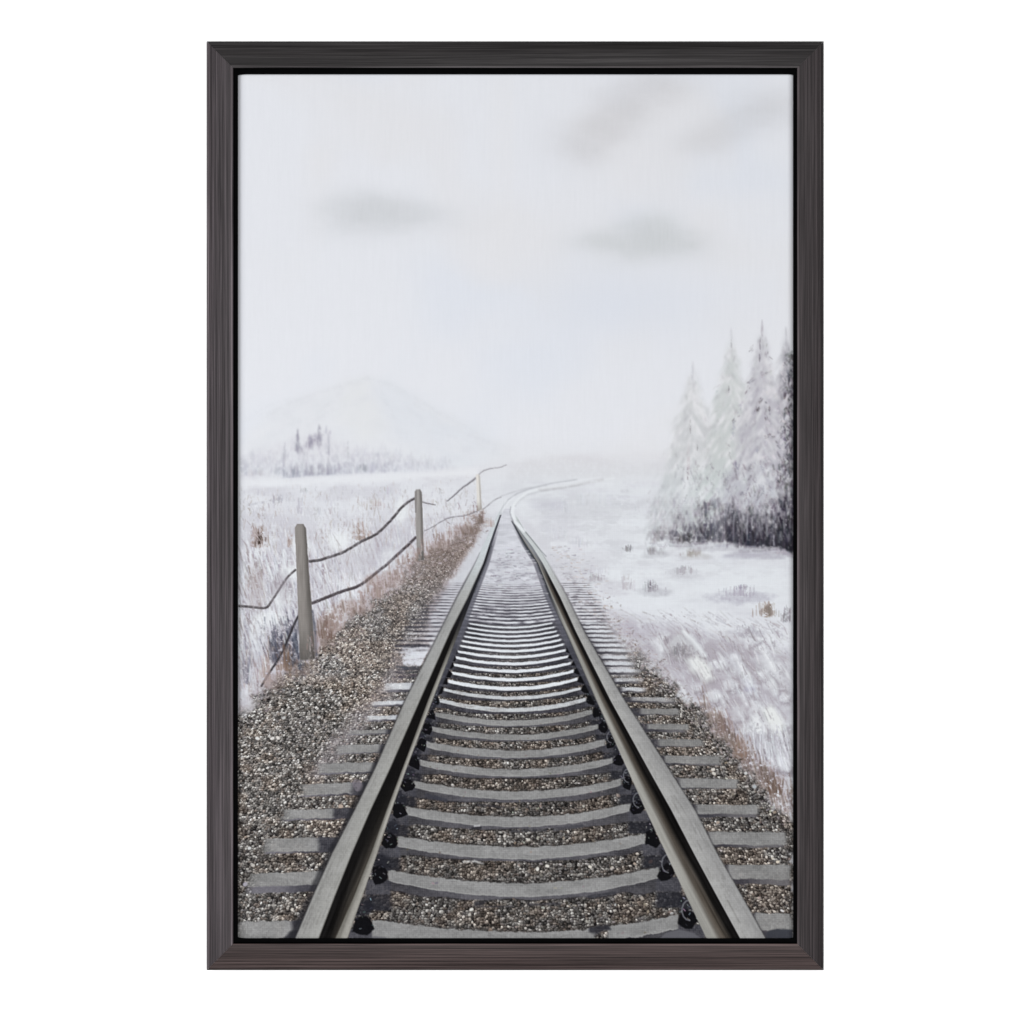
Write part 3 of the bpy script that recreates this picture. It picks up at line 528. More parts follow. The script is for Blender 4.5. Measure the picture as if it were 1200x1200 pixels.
for k in range(len(INNER) - 1, -1, -1):
    ct, th, sd, xl, rl, xr, rr, snow = INNER[k]
    RS = crop(ct - 48, ct + 48)
    xc = (xl + xr) / 2; hw = (xr - xl) / 2; u = np.clip((X - xc) / hw, -1.15, 1.15)
    rise = np.where(u < 0, rl, rr) * np.abs(u) ** 1.9
    sc_ = np.interp(ct, [734, 1092], [.25, 1.25])
    top = ct - rise + EDGE * 1.1 * sc_ + wn2 * 1.3 * sc_
    tk = th * (1 - .18 * np.abs(u) ** 3)
    bot = ct - rise + EDGE * .9 * sc_ + tk + wn * 1.1 * sc_
    sdk = sd * (.35 + 1.25 * np.abs(u) ** 1.5) * (.75 + .6 * vnoise(X, Y, 26, 60, 350 + k))
    if k == 0: bot = np.where(X > 690, top + 17, top + 30)
    dk = sl_ = None
    bx = box(xl - 34, ct - 30, xr + 34, ct + 34)
    # shadow line above the band (stones dropping behind it) and the side face
    blend(band(top - 1.5 * sc_ - .8, top + .5, xl + 4, xr - 4, .9, 3) * .45, C(52, 49, 49))
    sidec = C(88, 87, 93) if not snow else C(64, 64, 73)
    dark = ss(.45, 1.0, np.abs(u))[..., None]
    fl = greyfill(lerp(sidec, sidec * .74, dark))
    a1 = band(bot - .5, bot + sdk, xl - 2, xr + 2, .7, 2) * (.95 if not snow else .85)
    IMG[:] = IMG * (1 - a1[..., None]) + fl * a1[..., None]
    blend(band(bot + sdk - .6, bot + sdk + 1.6 * sc_, xl + 2, xr - 2, .8, 3) * .6 * np.clip(vnoise(X, Y, 18, 40, 370 + k) * 2 - .5, 0, 1), C(38, 36, 40))
    # shoulder running under the rail
    for (xa, xb, yb) in ((Le(ct) - 2, xl + 3, ct - rl), (xr - 3, Re(ct) + 2, ct - rr)):
        a2 = band(np.full_like(Y, yb + th * .75), np.full_like(Y, yb + th * 1.55 + sd * .6), xa, xb, 1.0, 2) * .9
        IMG[:] = IMG * (1 - a2[..., None]) + (greyfill(C(70, 70, 77)) * a2[..., None])
        if k < 9: blend(band(np.full_like(Y, yb + th * 1.55 + sd * .6), np.full_like(Y, yb + th * 2.5 + sd), xa, xb, 1.2, 3) * .8, C(36, 37, 44))
    base = lerp(GREY, C(221, 223, 228), snow)
    f = greyfill(np.broadcast_to(base, IMG.shape)) if snow < .9 else (np.broadcast_to(base, IMG.shape) + (grit * 6 + blot * 7)[..., None])
    a0 = band(top, bot, xl, xr, .6 if k > 8 else .75, 1.3)
    am = a0 > .5
    if k == 0: a0 = a0 * np.clip(1 - band(np.full_like(Y, 1085), np.full_like(Y, 1102), 697, 712, 1, 2), 0, 1)
    if 0 < snow < .9: a0 = a0 * np.clip(.75 + .5 * vnoise(X, Y, 12, 4, 360 + k), 0, 1)
    IMG[:] = IMG * (1 - a0[..., None]) + f * a0[..., None]
    blend(band(bot - 1.3 * sc_, bot, xl + 3, xr - 3, .6, 3) * .38 * (k < 9), C(170, 170, 170))
    m = am; HGT[m] *= .3
    # outer ends
    if k in OUT_L:
        y0, t, xa, xb, sd2 = OUT_L[k]
        tp = y0 + EDGE * 1.3 * sc_ + wn2 * .8 + (X - xb) * (-.03); bt = tp + t + wn * .8
        xa2 = xa + wn * 6 + (Y - y0) * (-.25)
        c2 = lerp(GREY + 3, C(224, 225, 231), min(1, snow * 1.1) if k < 9 else .95) if k > 7 else GREY + 4
        if k == 8: c2 = C(216, 218, 224)
        a1 = band(bt - .5, bt + sd2, xa2 + 3, xb + 20, .8, 4) * (X < lo); blend(a1 * .92, lerp(C(112, 110, 118), C(70, 69, 77), ss(.35, .75, (X - xa) / (xb - xa))[..., None]))
        a2 = band(tp, np.minimum(bt, y0 + t * 1.1), np.full_like(X, xb - 8), np.full_like(X, xb + 26), .8, 5) * (X < lo); IMG[:] = IMG * (1 - .9 * a2[..., None]) + greyfill(C(64, 64, 71)) * (.9 * a2[..., None])
        a3 = band(tp, bt, xa2, xb + wn * 3, .8, 2.6) * (X < lo)
        fade = np.clip(.72 + .28 * (X - xa) / 12, 0, 1) * (.92 if k < 7 else .8)
        a3 = a3 * fade
        IMG[:] = IMG * (1 - a3[..., None]) + greyfill(np.broadcast_to(c2, IMG.shape)) * a3[..., None]
        m |= a3 > .5; HGT[a3 > .5] *= .3
    if k in OUT_R:
        y0, t, xa, xb, sd2 = OUT_R[k]
        tp = y0 + EDGE * 1.0 * sc_ + wn2 * .6 + (X - xa) * .012; bt = tp + t + wn * .8
        sn = 0 if k < 9 else (.5 if k == 9 else .92)
        c2 = lerp(GREY - 4, C(218, 219, 225), sn)
        a1 = band(bt - .5, bt + sd2 + wn * .8, xa - 6, xb - 2, .8, 4) * (X > ro); blend(a1 * .9, lerp(C(60, 59, 66), C(104, 102, 106), ss(.15, .7, (X - xa) / (xb - xa))[..., None]))
        a2 = band(tp, bt + 2, np.full_like(X, xa - 22), np.full_like(X, xa + 6), .9, 3) * (X > ro); blend(a2 * .8, C(62, 61, 68))
        a3 = band(tp, bt, xa + wn * 3, xb + wn * 4, .8, 2.4) * (X > ro) * (.93 if k < 9 else .85)
        if k >= 9: a3 = a3 * np.clip(.7 + .6 * vnoise(X, Y, 9, 4, 380 + k) - .5 * ss(.6, 1, (X - xa) / (xb - xa)), 0, 1)
        IMG[:] = IMG * (1 - a3[..., None]) + greyfill(np.broadcast_to(c2, IMG.shape)) * a3[..., None]
        m |= a3 > .5; HGT[a3 > .5] *= .3
    lab = NAMES[k] if k < 5 else ('grey sleeper above the gravel gaps' if snow == 0 else 'sleeper topped with white snow')
    mf = np.zeros((GH, GW), bool); mf[RS] = m
    part('painted_sleeper', mf, lab, .35)
uncrop()
# nearest sleeper: dark side pieces at the bottom edge
poly([(772, 1101), (780, 1093), (796, 1089), (812, 1093), (824, 1101)], C(96, 96, 102), .95, 1.2); poly([(690, 1086), (712, 1084), (716, 1089), (704, 1092), (698, 1096), (690, 1092)], C(44, 44, 50), .85, 1.5, 1.5)
poly([(896, 1101), (898, 1092), (910, 1088), (929, 1090), (929, 1101)], C(58, 60, 67), .95, 1.2, 1.5); poly([(332, 1101), (340, 1092), (352, 1088), (350, 1101)], C(52, 52, 58), .9, 1.5, 1.5)
poly([(424, 1101), (440, 1097), (452, 1099), (455, 1101)], C(100, 100, 106), .8, 1.2)
poly([(556, 1057), (570, 1055), (566, 1061), (556, 1062)], C(44, 43, 48), .8, 1.2, 1); stroke([(543, 1010), (556, 1009), (566, 1012)], 2.6, C(196, 196, 197), .8, 1, .4); stroke([(554, 971), (563, 970)], 3, C(40, 40, 45), .8, 1); stroke([(556, 968), (562, 967.5)], 1.6, C(206, 206, 208), .8, .8)
for x0, y0, x1, y1, w_, c in [(560, 1063, 600, 1062, 2, C(60, 58, 62)), (620, 1060, 655, 1059, 3, C(52, 51, 57)), (690, 1051, 720, 1046, 3.5, C(52, 52, 58)), (590, 946, 560, 943, 2.4, C(56, 55, 60)), (500, 932, 522, 938, 5, C(56, 57, 66)), (650, 972, 682, 968, 4, C(66, 66, 72)), (600, 974, 640, 973, 2.6, C(62, 62, 68)), (418, 918, 420, 922, 11, C(128, 122, 130))]:
    stroke([(x0, y0), (x1, y1)], w_, c, .75, 1, .3)

for k in range(260):                         # cracks, stains and stray stones on the sleepers
    q = int(U(0, 9)); ct, th, sd, xl, rl, xr, rr, snow = INNER[q]
    x = U(xl + 8, xr - 8); u = (x - (xl + xr) / 2) / ((xr - xl) / 2); y = ct - (rl if u < 0 else rr) * abs(u) ** 1.9 + th * U(.1, .9); s = np.interp(ct, [844, 1092], [.45, 1.1])
    if U() < .5: stroke([(x, y), (x + U(-9, 9) * s, y + U(-1.6, 1.6) * s)], U(.6, 1.4) * s, C(98, 97, 98), U(.2, .55), .6, .6)
    elif U() < .6: stroke([(x, y), (x + U(4, 14) * s, y + U(-1, 1) * s)], U(1.5, 3.5) * s, C(158, 158, 157), U(.15, .4), .8, .8)
    else: stroke([(x, y + th * .3), (x + U(-2, 2) * s, y + th * .3 + U(-1, 1))], U(1.6, 3) * s, jit(C(120, 112, 106), 20), U(.5, .9), .5)
# ---- rail fastenings: black clips between the flange and the sleepers
for k in range(0, 16):
    ct, th, sd, xl, rl, xr, rr, snow = INNER[k]
    s = np.interp(ct, [770, 1092], [.32, 1.0])
    for side in (0, 1):
        ya = ct - (rl if side == 0 else rr) + th * .35
        xa = (Le(ya) if side == 0 else Re(ya)); xe = xl if side == 0 else xr
        cx = lerp(xa, xe, .55 if side == 0 else .5); w_ = max(3.5, abs(xe - xa) * .98)
        h_ = 25 * s
        pts = [(cx - w_ * .5, ya + h_ * .30), (cx - w_ * .36, ya - h_ * .28), (cx + w_ * .02, ya - h_ * .5), (cx + w_ * .40, ya - h_ * .2), (cx + w_ * .52, ya + h_ * .22), (cx + w_ * .3, ya + h_ * .52), (cx - w_ * .25, ya + h_ * .5)]
        r = poly([(px + U(-2.5, 2.5) * s, py + U(-3, 3) * s) for px, py in pts], C(13, 13, 16), .97, 1.0 * max(.6, s), 2.2 * s, 10, 400 + 2 * k + side)
        if k < 8: part('painted_rail_clip', full(r), None, .4)
        # bluish dark bed plate below and bolt glints
        q0 = (cx - w_ * .5, ya - h_ * 1.0); poly([(cx - w_ * .45, ya - h_ * 1.05), (cx + w_ * .1, ya - h_ * 1.15), (cx + w_ * .55, ya - h_ * .9), (cx + w_ * .42, ya - h_ * .45), (cx - w_ * .4, ya - h_ * .4)], C(34, 35, 42), .8, 2.2 * max(.5, s), 5 * s, 7, 420 + k)
        if k < 10:
            for g in range(26):
                gx = cx + U(-.45, .5) * w_; gy = ya - h_ * U(-.25, 1.25)
                stroke([(gx, gy), (gx + U(-3, 3) * s, gy + U(-2, 2) * s)], U(.7, 1.5) * max(.6, s), jit(C(120, 122, 130), 30) if U() < .5 else C(18, 18, 22), U(.3, .8), .5)
            if side == 1 and k in (0, 1, 3, 4, 6):
                ang = np.linspace(.5 * math.pi, 1.5 * math.pi, 8)
                stroke([(cx + w_ * .1 + w_ * .42 * math.cos(t), ya - h_ * .42 + h_ * .48 * math.sin(-t)) for t in ang], 1.4 * s + .3, C(118, 119, 126), .75, .6)
# dark line of the inner shade along the far rails
for f, sg in ((Le, 1), (Re, -1)):
    e = f(Y); wd = np.interp(Y, [600, 640, 760, 860], [1.5, 3.5, 7, 2]).astype(np.float32)
    dd = (X - e) * sg
    al = np.clip(dd / 1.2 + .5, 0, 1) * np.clip((wd - dd) / 2 + .5, 0, 1) * ss(604, 650, Y) * ss(850, 780, Y) * .72
    blend(al, C(86, 87, 97))

# ---- rails
def railfill(e0, e1, cols, y0, y1=1101, aa=.75):
    t = np.clip((X - e0) / np.maximum(e1 - e0, .5), 0, 1)
    al = np.clip((X - e0) / (2 * aa) + .5, 0, 1) * np.clip((e1 - X) / (2 * aa) + .5, 0, 1) * ss(y0, y0 + 8, Y)
    return t, al
streakL = fbm((X - li) * 1.0, Y, 4, 60, 440, 3); streakR = fbm((X - ri), Y, 4, 60, 441, 3)
mrl = np.zeros((GH, GW), np.float32); mrr = mrl.copy()
# left: dark web, flange, head
t, al = railfill(li - 1, le, None, 596)
lowf = ss(880, 1080, Y)
web = lerp(C(18, 17, 17), C(100, 94, 86), (ss(.25, .82, t) * lowf * (.55 + .6 * streakL))[..., None])
web = lerp(web, C(34, 35, 40), ss(760, 690, Y)[..., None])
web = web + (streakL[..., None] - .5) * 26 * lowf[..., None]
IMG[:] = IMG * (1 - al[..., None]) + web * al[..., None]; mrl = np.maximum(mrl, al)
t, al = railfill(lf, le, None, 690)
fl = lerp(C(120, 118, 112), C(166, 164, 158), ss(.0, .7, t)[..., None]) + (streakL[..., None] - .5) * 40 + (grit * 5)[..., None]
al2 = al * ss(700, 800, Y) * .95
IMG[:] = IMG * (1 - al2[..., None]) + fl * al2[..., None]
t, al = railfill(lo, li, None, 586)
headf = lerp(C(147, 147, 145), C(157, 157, 154), ss(.1, .9, t)[..., None]) + (grit * 7 + blot * 8 + WEAVE * 3)[..., None]
headf = lerp(headf, C(206, 210, 214) + (grit * 6)[..., None], ss(730, 640, Y)[..., None] * .9)
headf = lerp(headf, C(168, 170, 172), (ss(660, 740, Y) * ss(860, 760, Y) * .35)[..., None])
IMG[:] = IMG * (1 - al[..., None]) + headf * al[..., None]; mrl = np.maximum(mrl, al)
ed = np.exp(-((X - lo + .4) / 1.3) ** 2) * ss(630, 680, Y); blend(ed * .55 * ss(640, 700, Y), C(58, 58, 60))
ed = np.exp(-((X - li + .3) / .9) ** 2) * ss(640, 700, Y); blend(ed * .4, C(64, 62, 58))
stroke([(567, 668), (553, 686), (541, 704)][::-1], 1.2, C(120, 120, 126), .0)
sh = np.clip((lo - X) / 3 + .5, 0, 1) * np.clip((X - lo + np.interp(Y, [700, 1100], [2, 9])) / 4 + .3, 0, 1) * ss(840, 900, Y); blend(sh * .62, C(34, 34, 38))
for k in range(300):                         # scuffs along the rail heads
    y = U(700, 1098); s = np.interp(y, [700, 1100], [.35, 1.0]); f = U(.08, .92); L = U(6, 34) * s
    a_, b_ = (Lo, Li) if k % 2 else (Ri, Ro)
    p0 = (lerp(float(a_(y)), float(b_(y)), f), y); y1_ = min(1099, y + L); p1 = (lerp(float(a_(y1_)), float(b_(y1_)), f), y1_)
    if k % 2: stroke([p0, p1], U(.8, 2.6) * s, C(170, 170, 170) if U() < .5 else C(112, 111, 109), U(.1, .35), .8, .7)
part('painted_rail', (mrl > .5) & (Y > 604), 'left rail of the painted track', .55)
# right: flange, dark web, head
t, al = railfill(re_, ri + 1, None, 604)
g = ss(.16, .62, t)
web = lerp(C(152, 151, 146), C(74, 68, 62), ss(.22, .5, t)[..., None]); web = lerp(web, C(20, 19, 19), ss(.48, .74, t)[..., None])
web = web + (streakR[..., None] - .5) * 34
web = lerp(web, C(150, 154, 160), (ss(690, 640, Y) * ss(.25, .45, t) * .85)[..., None])
web = lerp(web, C(58, 60, 66), (ss(740, 690, Y) * ss(.32, .12, t))[..., None])
IMG[:] = IMG * (1 - al[..., None]) + web * al[..., None]; mrr = np.maximum(mrr, al)
lowr = ss(960, 1090, Y) * al * ss(.3, .5, t) * ss(.85, .6, t); blend(lowr * .35 * streakR * 1.6, C(120, 110, 98))
t, al = railfill(ri, ro, None, 600)
headf = lerp(C(162, 162, 161), C(146, 146, 146), ss(.1, .95, t)[..., None]) + (grit * 7 + blot * 9 + WEAVE * 3)[..., None]
headf = lerp(headf, C(200, 203, 204) + (grit * 5)[..., None], (ss(740, 640, Y) * .9)[..., None])
IMG[:] = IMG * (1 - al[..., None]) + headf * al[..., None]; mrr = np.maximum(mrr, al)
ed = np.exp(-((X - ro - .4) / 1.2) ** 2) * ss(640, 720, Y); blend(ed * .5, C(66, 66, 68))
ed = np.exp(-((X - re_) / 1.0) ** 2) * ss(620, 660, Y) * ss(900, 760, Y); blend(ed * .5, C(54, 55, 60))
for k in range(170):
    y = U(700, 1098); s = np.interp(y, [700, 1100], [.35, 1.0]); f = U(.08, .92); L = U(6, 34) * s; y1_ = min(1099, y + L)
    stroke([(lerp(float(Ri(y)), float(Ro(y)), f), y), (lerp(float(Ri(y1_)), float(Ro(y1_)), f), y1_)], U(.8, 2.6) * s, C(172, 172, 172) if U() < .5 else C(112, 111, 109), U(.1, .35), .8, .7)
part('painted_rail', (mrr > .5) & (Y > 608), 'right rail of the painted track', .55)
# thin dark left side of the far rails and the curve into the mist
stroke([(574.5, 640), (580, 622), (586.5, 603)], (2.8, 1.2), C(78, 80, 88), .8, .7); stroke([(556, 694), (569, 661), (576, 640)], (2.2, 2.0), C(62, 64, 70), .5, .7); stroke([(541, 690), (551, 671), (558, 657), (562, 648)], (1.5, .8), C(100, 102, 108), .5, .8)
stroke([(624, 652), (613.5, 636), (605, 620), (600, 611)], (2.8, 1.5), C(66, 70, 76), .85, .7); stroke([(600, 611), (597.5, 600), (598.5, 594)], 1.1, C(160, 161, 166), .6, .7)
stroke([(640, 652), (630, 641), (618, 626), (610, 617)], 1.3, C(130, 135, 140), .6, .8)
stroke([(614, 622), (604, 612), (600.5, 601), (602, 592), (608, 584), (618, 577), (634, 572.5), (660, 570), (690, 565.5), (720, 560)], (4.2, 1.3), C(229, 230, 233), .9, .9)
stroke([(604, 593), (609, 586.5), (618, 580), (632, 576), (655, 572.5), (682, 568)], 1.4, C(180, 179, 184), .6, .9, .4); stroke([(632, 574.5), (660, 571.5), (680, 567.5), (706, 562.5)], 2.6, C(176, 171, 175), .5, 1.4, .5)
stroke([(587, 602), (590, 595), (595, 588), (604, 581), (617, 575), (640, 568.5), (672, 564), (704, 559)], (2.6, 1.0), C(229, 229, 233), .85, .8); stroke([(586.5, 601), (590, 593), (596, 585.5), (606, 578.5), (620, 573), (646, 566.5), (676, 562)], (1.7, .9), C(158, 158, 165), .8, .8, .2); stroke([(587, 600), (592, 590), (602, 582)], 2.2, C(228, 228, 232), .6, .9)
stroke([(567, 596), (578, 588), (586, 582), (600, 577), (618, 572), (640, 569)], 1.2, C(172, 170, 176), .55, .9, .4)
# pale bed at the far end with its dark scribble
blend(mI * np.clip(fbm(X, Y, 9, 3.2, 333, 3) * 3.2 - 1.55, 0, 1) * ss(652, 664, Y) * ss(692, 678, Y) * .6, C(140, 138, 148))
for k in range(260):                         # dark crumbs and snow on the far bed
    y = U(640, 700); x0, x1 = Le(y) + 3, Re(y) - 3; x = U(x0, x1)
    stroke([(x, y), (x + U(1, 6), y + U(-.7, .7))], U(.7, 1.6), jit(C(120, 118, 128) if U() < .5 * ss(636, 670, y) + .12 else C(212, 211, 217), 10), U(.15, .5), .6, .7)
soften(596, 552, 726, 598, .9, .8, .8, 10)
# ---- conifers on the right
def conifer(ax, ay, by, w, lab, light, dark, nd, xmax=929.5, dkb=0.0, n=620):
    hw = lambda y: max(.5, w * (max(0, y - ay) / (by - ay)) ** 1.05)
    pts = [(ax, ay)] + [(ax + hw(y) * U(.8, 1.08), y) for y in np.linspace(ay + 14, by, 14)] + [(ax - hw(y) * U(.85, 1.1), y) for y in np.linspace(by, ay + 14, 14)]
    x = X; y = Y
    d = polyd(pts, x, y) + (fbm(x + y * .55, y, 5, 12, int(ax), 4) - .5) * 16 * ss(ay, ay + 70, y)
    al = np.clip(.5 - d / 11, 0, 1) * ss(ay - 4, ay + 46, y) * .9 * ss(by + 6, by - 36, y)
    sd = np.where(x < ax, x + .62 * y, x - .62 * y)
    tone = fbm(sd, y, 5, 13, int(ax) + 1, 4)
    cl = lerp(lerp(light[0], light[2], ss(.4, .62, tone)[..., None]), light[3 % len(light)], ss(.5, .3, tone)[..., None])
    blend(al, cl)
    stroke([(ax, ay), (ax + .5, ay + 30)], (1.0, 2.2), lerp(dark, light[0], .4), .5, .8, .5)
    for k in range(n):                      # drooping boughs
        t = U(.03, 1) ** .75; yy = lerp(ay, by, t); h = hw(yy); s = -1 if U() < .55 else 1
        r0 = U(0, .9) * h; L = U(2, 9) * (.4 + .6 * t)
        x0 = ax + s * r0; x1 = x0 + s * L * .6; dr = L * U(.8, 1.5)
        if x0 > xmax + 3: continue
        q = U(); c = light[int(U(0, len(light)))] if q > nd * (.5 + .8 * t) else lerp(dark, light[0], U(.1, .6))
        stroke([(x0, yy), (x1, yy + dr)], (U(1.6, 4), U(1, 2)), jit(c, 3), U(.14, .46), 1.2, .9)
    for k in range(int(110 * nd)):          # dark flecks
        t = U(.05, 1) ** .8; yy = lerp(ay, by, t); h = hw(yy); xx = ax + U(-.85, .85) * h
        stroke([(xx, yy), (xx + U(-2, 2), yy + U(2, 6))], U(.8, 2.4), jit(dark, 10), U(.2, .5), .8, .7)
    return ((d < 1) & (X <= xmax), lab)
MINT = [C(207, 210, 210), C(217, 219, 220), C(195, 200, 200), C(225, 225, 228)]
PALE = [C(212, 213, 216), C(224, 224, 228), C(198, 200, 203), C(225, 225, 228)]
LAV = [C(200, 200, 206), C(220, 218, 223), C(184, 182, 191), C(218, 216, 221)]
T = []
poly([(762, 622), (786, 566), (812, 486), (834, 512), (857, 448), (876, 474), (893, 430), (915, 452), (929, 440), (929, 612), (850, 624)], C(207, 209, 212), .5, 12, 6, 16, 91, .4)
T.append(conifer(921, 384, 640, 40, 'dark conifer cut by the right edge', [C(182, 180, 187), C(206, 204, 209), C(150, 148, 156), C(204, 202, 208)], C(88, 85, 94), .52, n=420))
T.append(conifer(812, 424, 640, 62, 'pale frosted conifer at the left of the group', PALE + MINT, C(142, 139, 146), .16, n=900))
T.append(conifer(857, 388, 640, 66, 'pale frosted conifer in the middle of the group', MINT + PALE, C(138, 135, 143), .20, n=1000))
T.append(conifer(893, 375, 640, 58, 'taller lilac grey conifer near the right edge', LAV + MINT, C(116, 110, 122), .36, n=1100))
soften(745, 375, 929.5, 600, 1.0, 1.5, .85, 8)
for x0, y0, y1, c, a, w_ in [(893.5, 376, 398, C(176, 170, 178), .6, 2.4), (891, 396, 412, C(110, 104, 112), .6, 1.6), (890, 415, 424, C(96, 92, 100), .7, 1.8), (857, 398, 407, C(112, 112, 116), .7, 1.3), (854, 452, 460, C(110, 108, 112), .75, 1.3), (809, 492, 508, C(122, 116, 118), .75, 1.4), (817, 521, 528, C(120, 118, 120), .7, 1.2), (806, 548, 562, C(116, 104, 108), .75, 1.6), (811, 428, 446, C(186, 188, 200), .6, 2), (807, 520, 560, C(196, 186, 190), .5, 3.5), (857, 383, 396, C(206, 206, 214), .6, 2)]:
    stroke([(x0, y0), (x0 + U(-.8, .8), (y0 + y1) / 2), (x0, y1)], w_, c, a * .9, .8, .7, .85)
for pts, w_, c, a in [([(888, 437), (880, 446), (874, 458)], 3, C(132, 128, 134), .6), ([(892, 432), (894, 440), (900, 436)], 4, C(150, 144, 150), .55), ([(874, 462), (868, 474), (862, 488)], 4, C(172, 170, 184), .55), ([(865, 486), (861, 494)], 3, C(140, 134, 140), .5), ([(889, 472), (893, 466), (899, 472), (902, 486)], 3.5, C(112, 106, 112), .65), ([(888, 474), (887, 482)], 3, C(92, 86, 92), .6), ([(897, 478), (899, 492)], 2.4, C(120, 112, 118), .6), ([(895, 512), (904, 511), (908, 517)], 4, C(120, 114, 120), .65), ([(884, 404), (880, 412)], 2, C(120, 116, 122), .5), ([(899, 404), (898, 414), (904, 420)], 2, C(128, 124, 130), .5), ([(860, 494), (858, 512)], 5, C(176, 176, 188), .5), ([(853, 520), (855, 536)], 3, C(160, 156, 160), .5), ([(886, 520), (890, 540), (894, 550)], 6, C(160, 160, 174), .5), ([(836, 460), (842, 454)], 2, C(190, 194, 194), .5), ([(836, 482), (848, 478), (854, 474)], 2, C(190, 194, 194), .5)]:
    for q in range(9):
        i = int(U(0, len(pts) - 1)); f = U(); px, py = lerp(pts[i][0], pts[i + 1][0], f) + U(-2, 2), lerp(pts[i][1], pts[i + 1][1], f) + U(-2, 2)
        dx, dy = pts[i + 1][0] - pts[i][0], pts[i + 1][1] - pts[i][1]; L = max(1., math.hypot(dx, dy)); l = U(2, 5)
        stroke([(px, py), (px + dx / L * l + U(-1, 1), py + dy / L * l + U(-1, 1))], w_ * U(.35, .8), jit(c, 8), a * U(.5, 1), .8, .6, .7)
for k in range(520):                         # dark mass on the far right edge
    y = 405 + 240 * U() ** .7; x = 929.5 - abs(rng.normal(0, 8)) * np.interp(y, [400, 520, 640], [.4, 1, 2.0])
    stroke([(x, y), (x + U(-3, 3), y + U(2, 7))], U(1, 3), jit(C(84, 82, 90), 16), U(.2, .6), .8, .6)
for k in range(260):                         # snow caught on it
    y = U(420, 620); x = U(895, 928)
    stroke([(x, y), (x + U(-4, 3), y + U(1, 4))], U(1, 2.8), jit(C(208, 206, 211), 8), U(.2, .6), .8, .6)
tr0 = IMG.copy(); UG = fbm(X, Y, 15, 17, 777, 3)
for k in range(1500):                        # the dark undergrowth at their feet
    x = 762 + 168 * U() ** .75; tt = (x - 762) / 168
    b = np.interp(x, [762, 800, 850, 880, 905, 930], [632, 637, 634, 641, 640, 650]); tp = np.interp(x, [762, 790, 812, 850, 880, 930], [624, 606, 596, 592, 594, 580])
    y = lerp(b, tp, U() ** 1.5); L = U(3, 13)
    c = lerp(C(96, 94, 104), C(44, 42, 52), min(1, tt * 1.0 + U(-.1, .2)))
    pat = float(np.clip(UG[int((y - CY0) * R), min(GW - 1, int((x - CX0) * R))] * 2.6 - .75 + .7 * (b - y < 14), .08, 1.1))
    stroke([(x, y), (x + U(-2.4, 2.4), y - L * .8)], U(1, 3.2), jit(c, 12), U(.2, .6) * min(1, .3 + tt * 1.7) * pat, .9, .6)
for k in range(520):
    x = 850 + 79 * U() ** .7; y = U(606, 640) + (x - 850) * .08
    stroke([(x, y), (x + U(-1.5, 1.5), y - U(4, 12))], U(1.2, 3.2), jit(C(50, 48, 57), 10), U(.24, .6), .9, .5)
for k in range(420):                         # pale twigs and trunks over it
    x = U(766, 928); y = U(582, 630); q = U()
    stroke([(x, y), (x + U(-2.5, 2.5), y + U(3, 10))], U(.9, 2.6), jit(C(206, 204, 210) if q < .6 else C(160, 158, 168), 8), U(.15, .55) * np.interp(y, [582, 630], [1, .5]), .8, .6)
for k in range(900):                         # snow clumps hanging down over the scrub
    x = U(762, 926); y = U(572, 612) + (8 if x < 800 else 0); q = U()
    pat = float(np.clip(1.55 - UG[int((y - CY0) * R), int((x - CX0) * R)] * 2.4, 0, 1))
    L = U(2, 7)
    stroke([(x, y), (x + U(-3, 3), y + L)], (U(2, 4.5), U(1, 2)), jit(C(210, 209, 213) if q < .7 else C(190, 188, 196), 6), U(.2, .6) * pat * np.interp(x, [760, 860, 928], [1, .95, .6]), 1, .7)
for x, y0, y1, a in [(876, 603, 632, .75), (890, 604, 622, .5), (899, 606, 628, .5), (860, 604, 632, .4), (818, 604, 616, .5), (832, 600, 612, .5), (919, 600, 624, .5), (907, 628, 639, .8), (806, 602, 624, .3)]:
    stroke([(x, y0), (x - .5, (y0 + y1) / 2), (x, y1)], U(1.4, 2.4), C(176, 176, 186), a, .8, .4)
for x, y, w_, c in [(806, 632, 9, C(58, 56, 58)), (880, 634, 12, C(52, 54, 66)), (797, 633, 8, C(84, 82, 82)), (774, 624, 10, C(150, 146, 150)), (768, 630, 8, C(170, 166, 170)), (925, 640, 9, C(40, 38, 46)), (836, 622, 14, C(92, 92, 102)), (846, 612, 10, C(100, 98, 106))]:
    tuft(x, y + 4, w_ * 1.6, w_ * 1.4, c, 26, (.2, .55))
stroke([(790, 636), (820, 636), (850, 633)], 3, C(120, 116, 126), .5, 1.6, .6); stroke([(868, 645), (895, 643), (915, 646), (929, 652)], 4, C(150, 147, 158), .6, 2, .5); stroke([(850, 651), (875, 650), (900, 648)], 2, C(180, 178, 190), .5, 1.5, .5)
for k in range(160):
    x = U(758, 800); y = U(575, 640); stroke([(x, y), (x + U(-3, 1), y + U(3, 8))], U(1, 2.6), jit(C(214, 212, 217) if U() < .6 else C(176, 172, 178), 6), U(.15, .4), .9, .7)
soften(745, 560, 929.5, 660, .7, .8, .8, 8)
taken = np.zeros((GH, GW), bool)
for m, lab in T[::-1]:
    mm = m & ~taken & (Y < 596); taken |= mm
    part('painted_tree', mm, lab, .12)
ug = (np.abs(IMG - tr0).sum(2) > 60) & (Y > 575) & (Y < 652) & (X > 760) & ~taken
for k in range(260):
    x = U(792, 928); y = U(540, 604); stroke([(x, y), (x + U(-3, 3), y + U(2, 7))], U(1, 2.6), jit(C(118, 115, 124), 14), U(.1, .42) * np.interp(x, [792, 860, 928], [.5, .9, 1.3]), .9, .7)
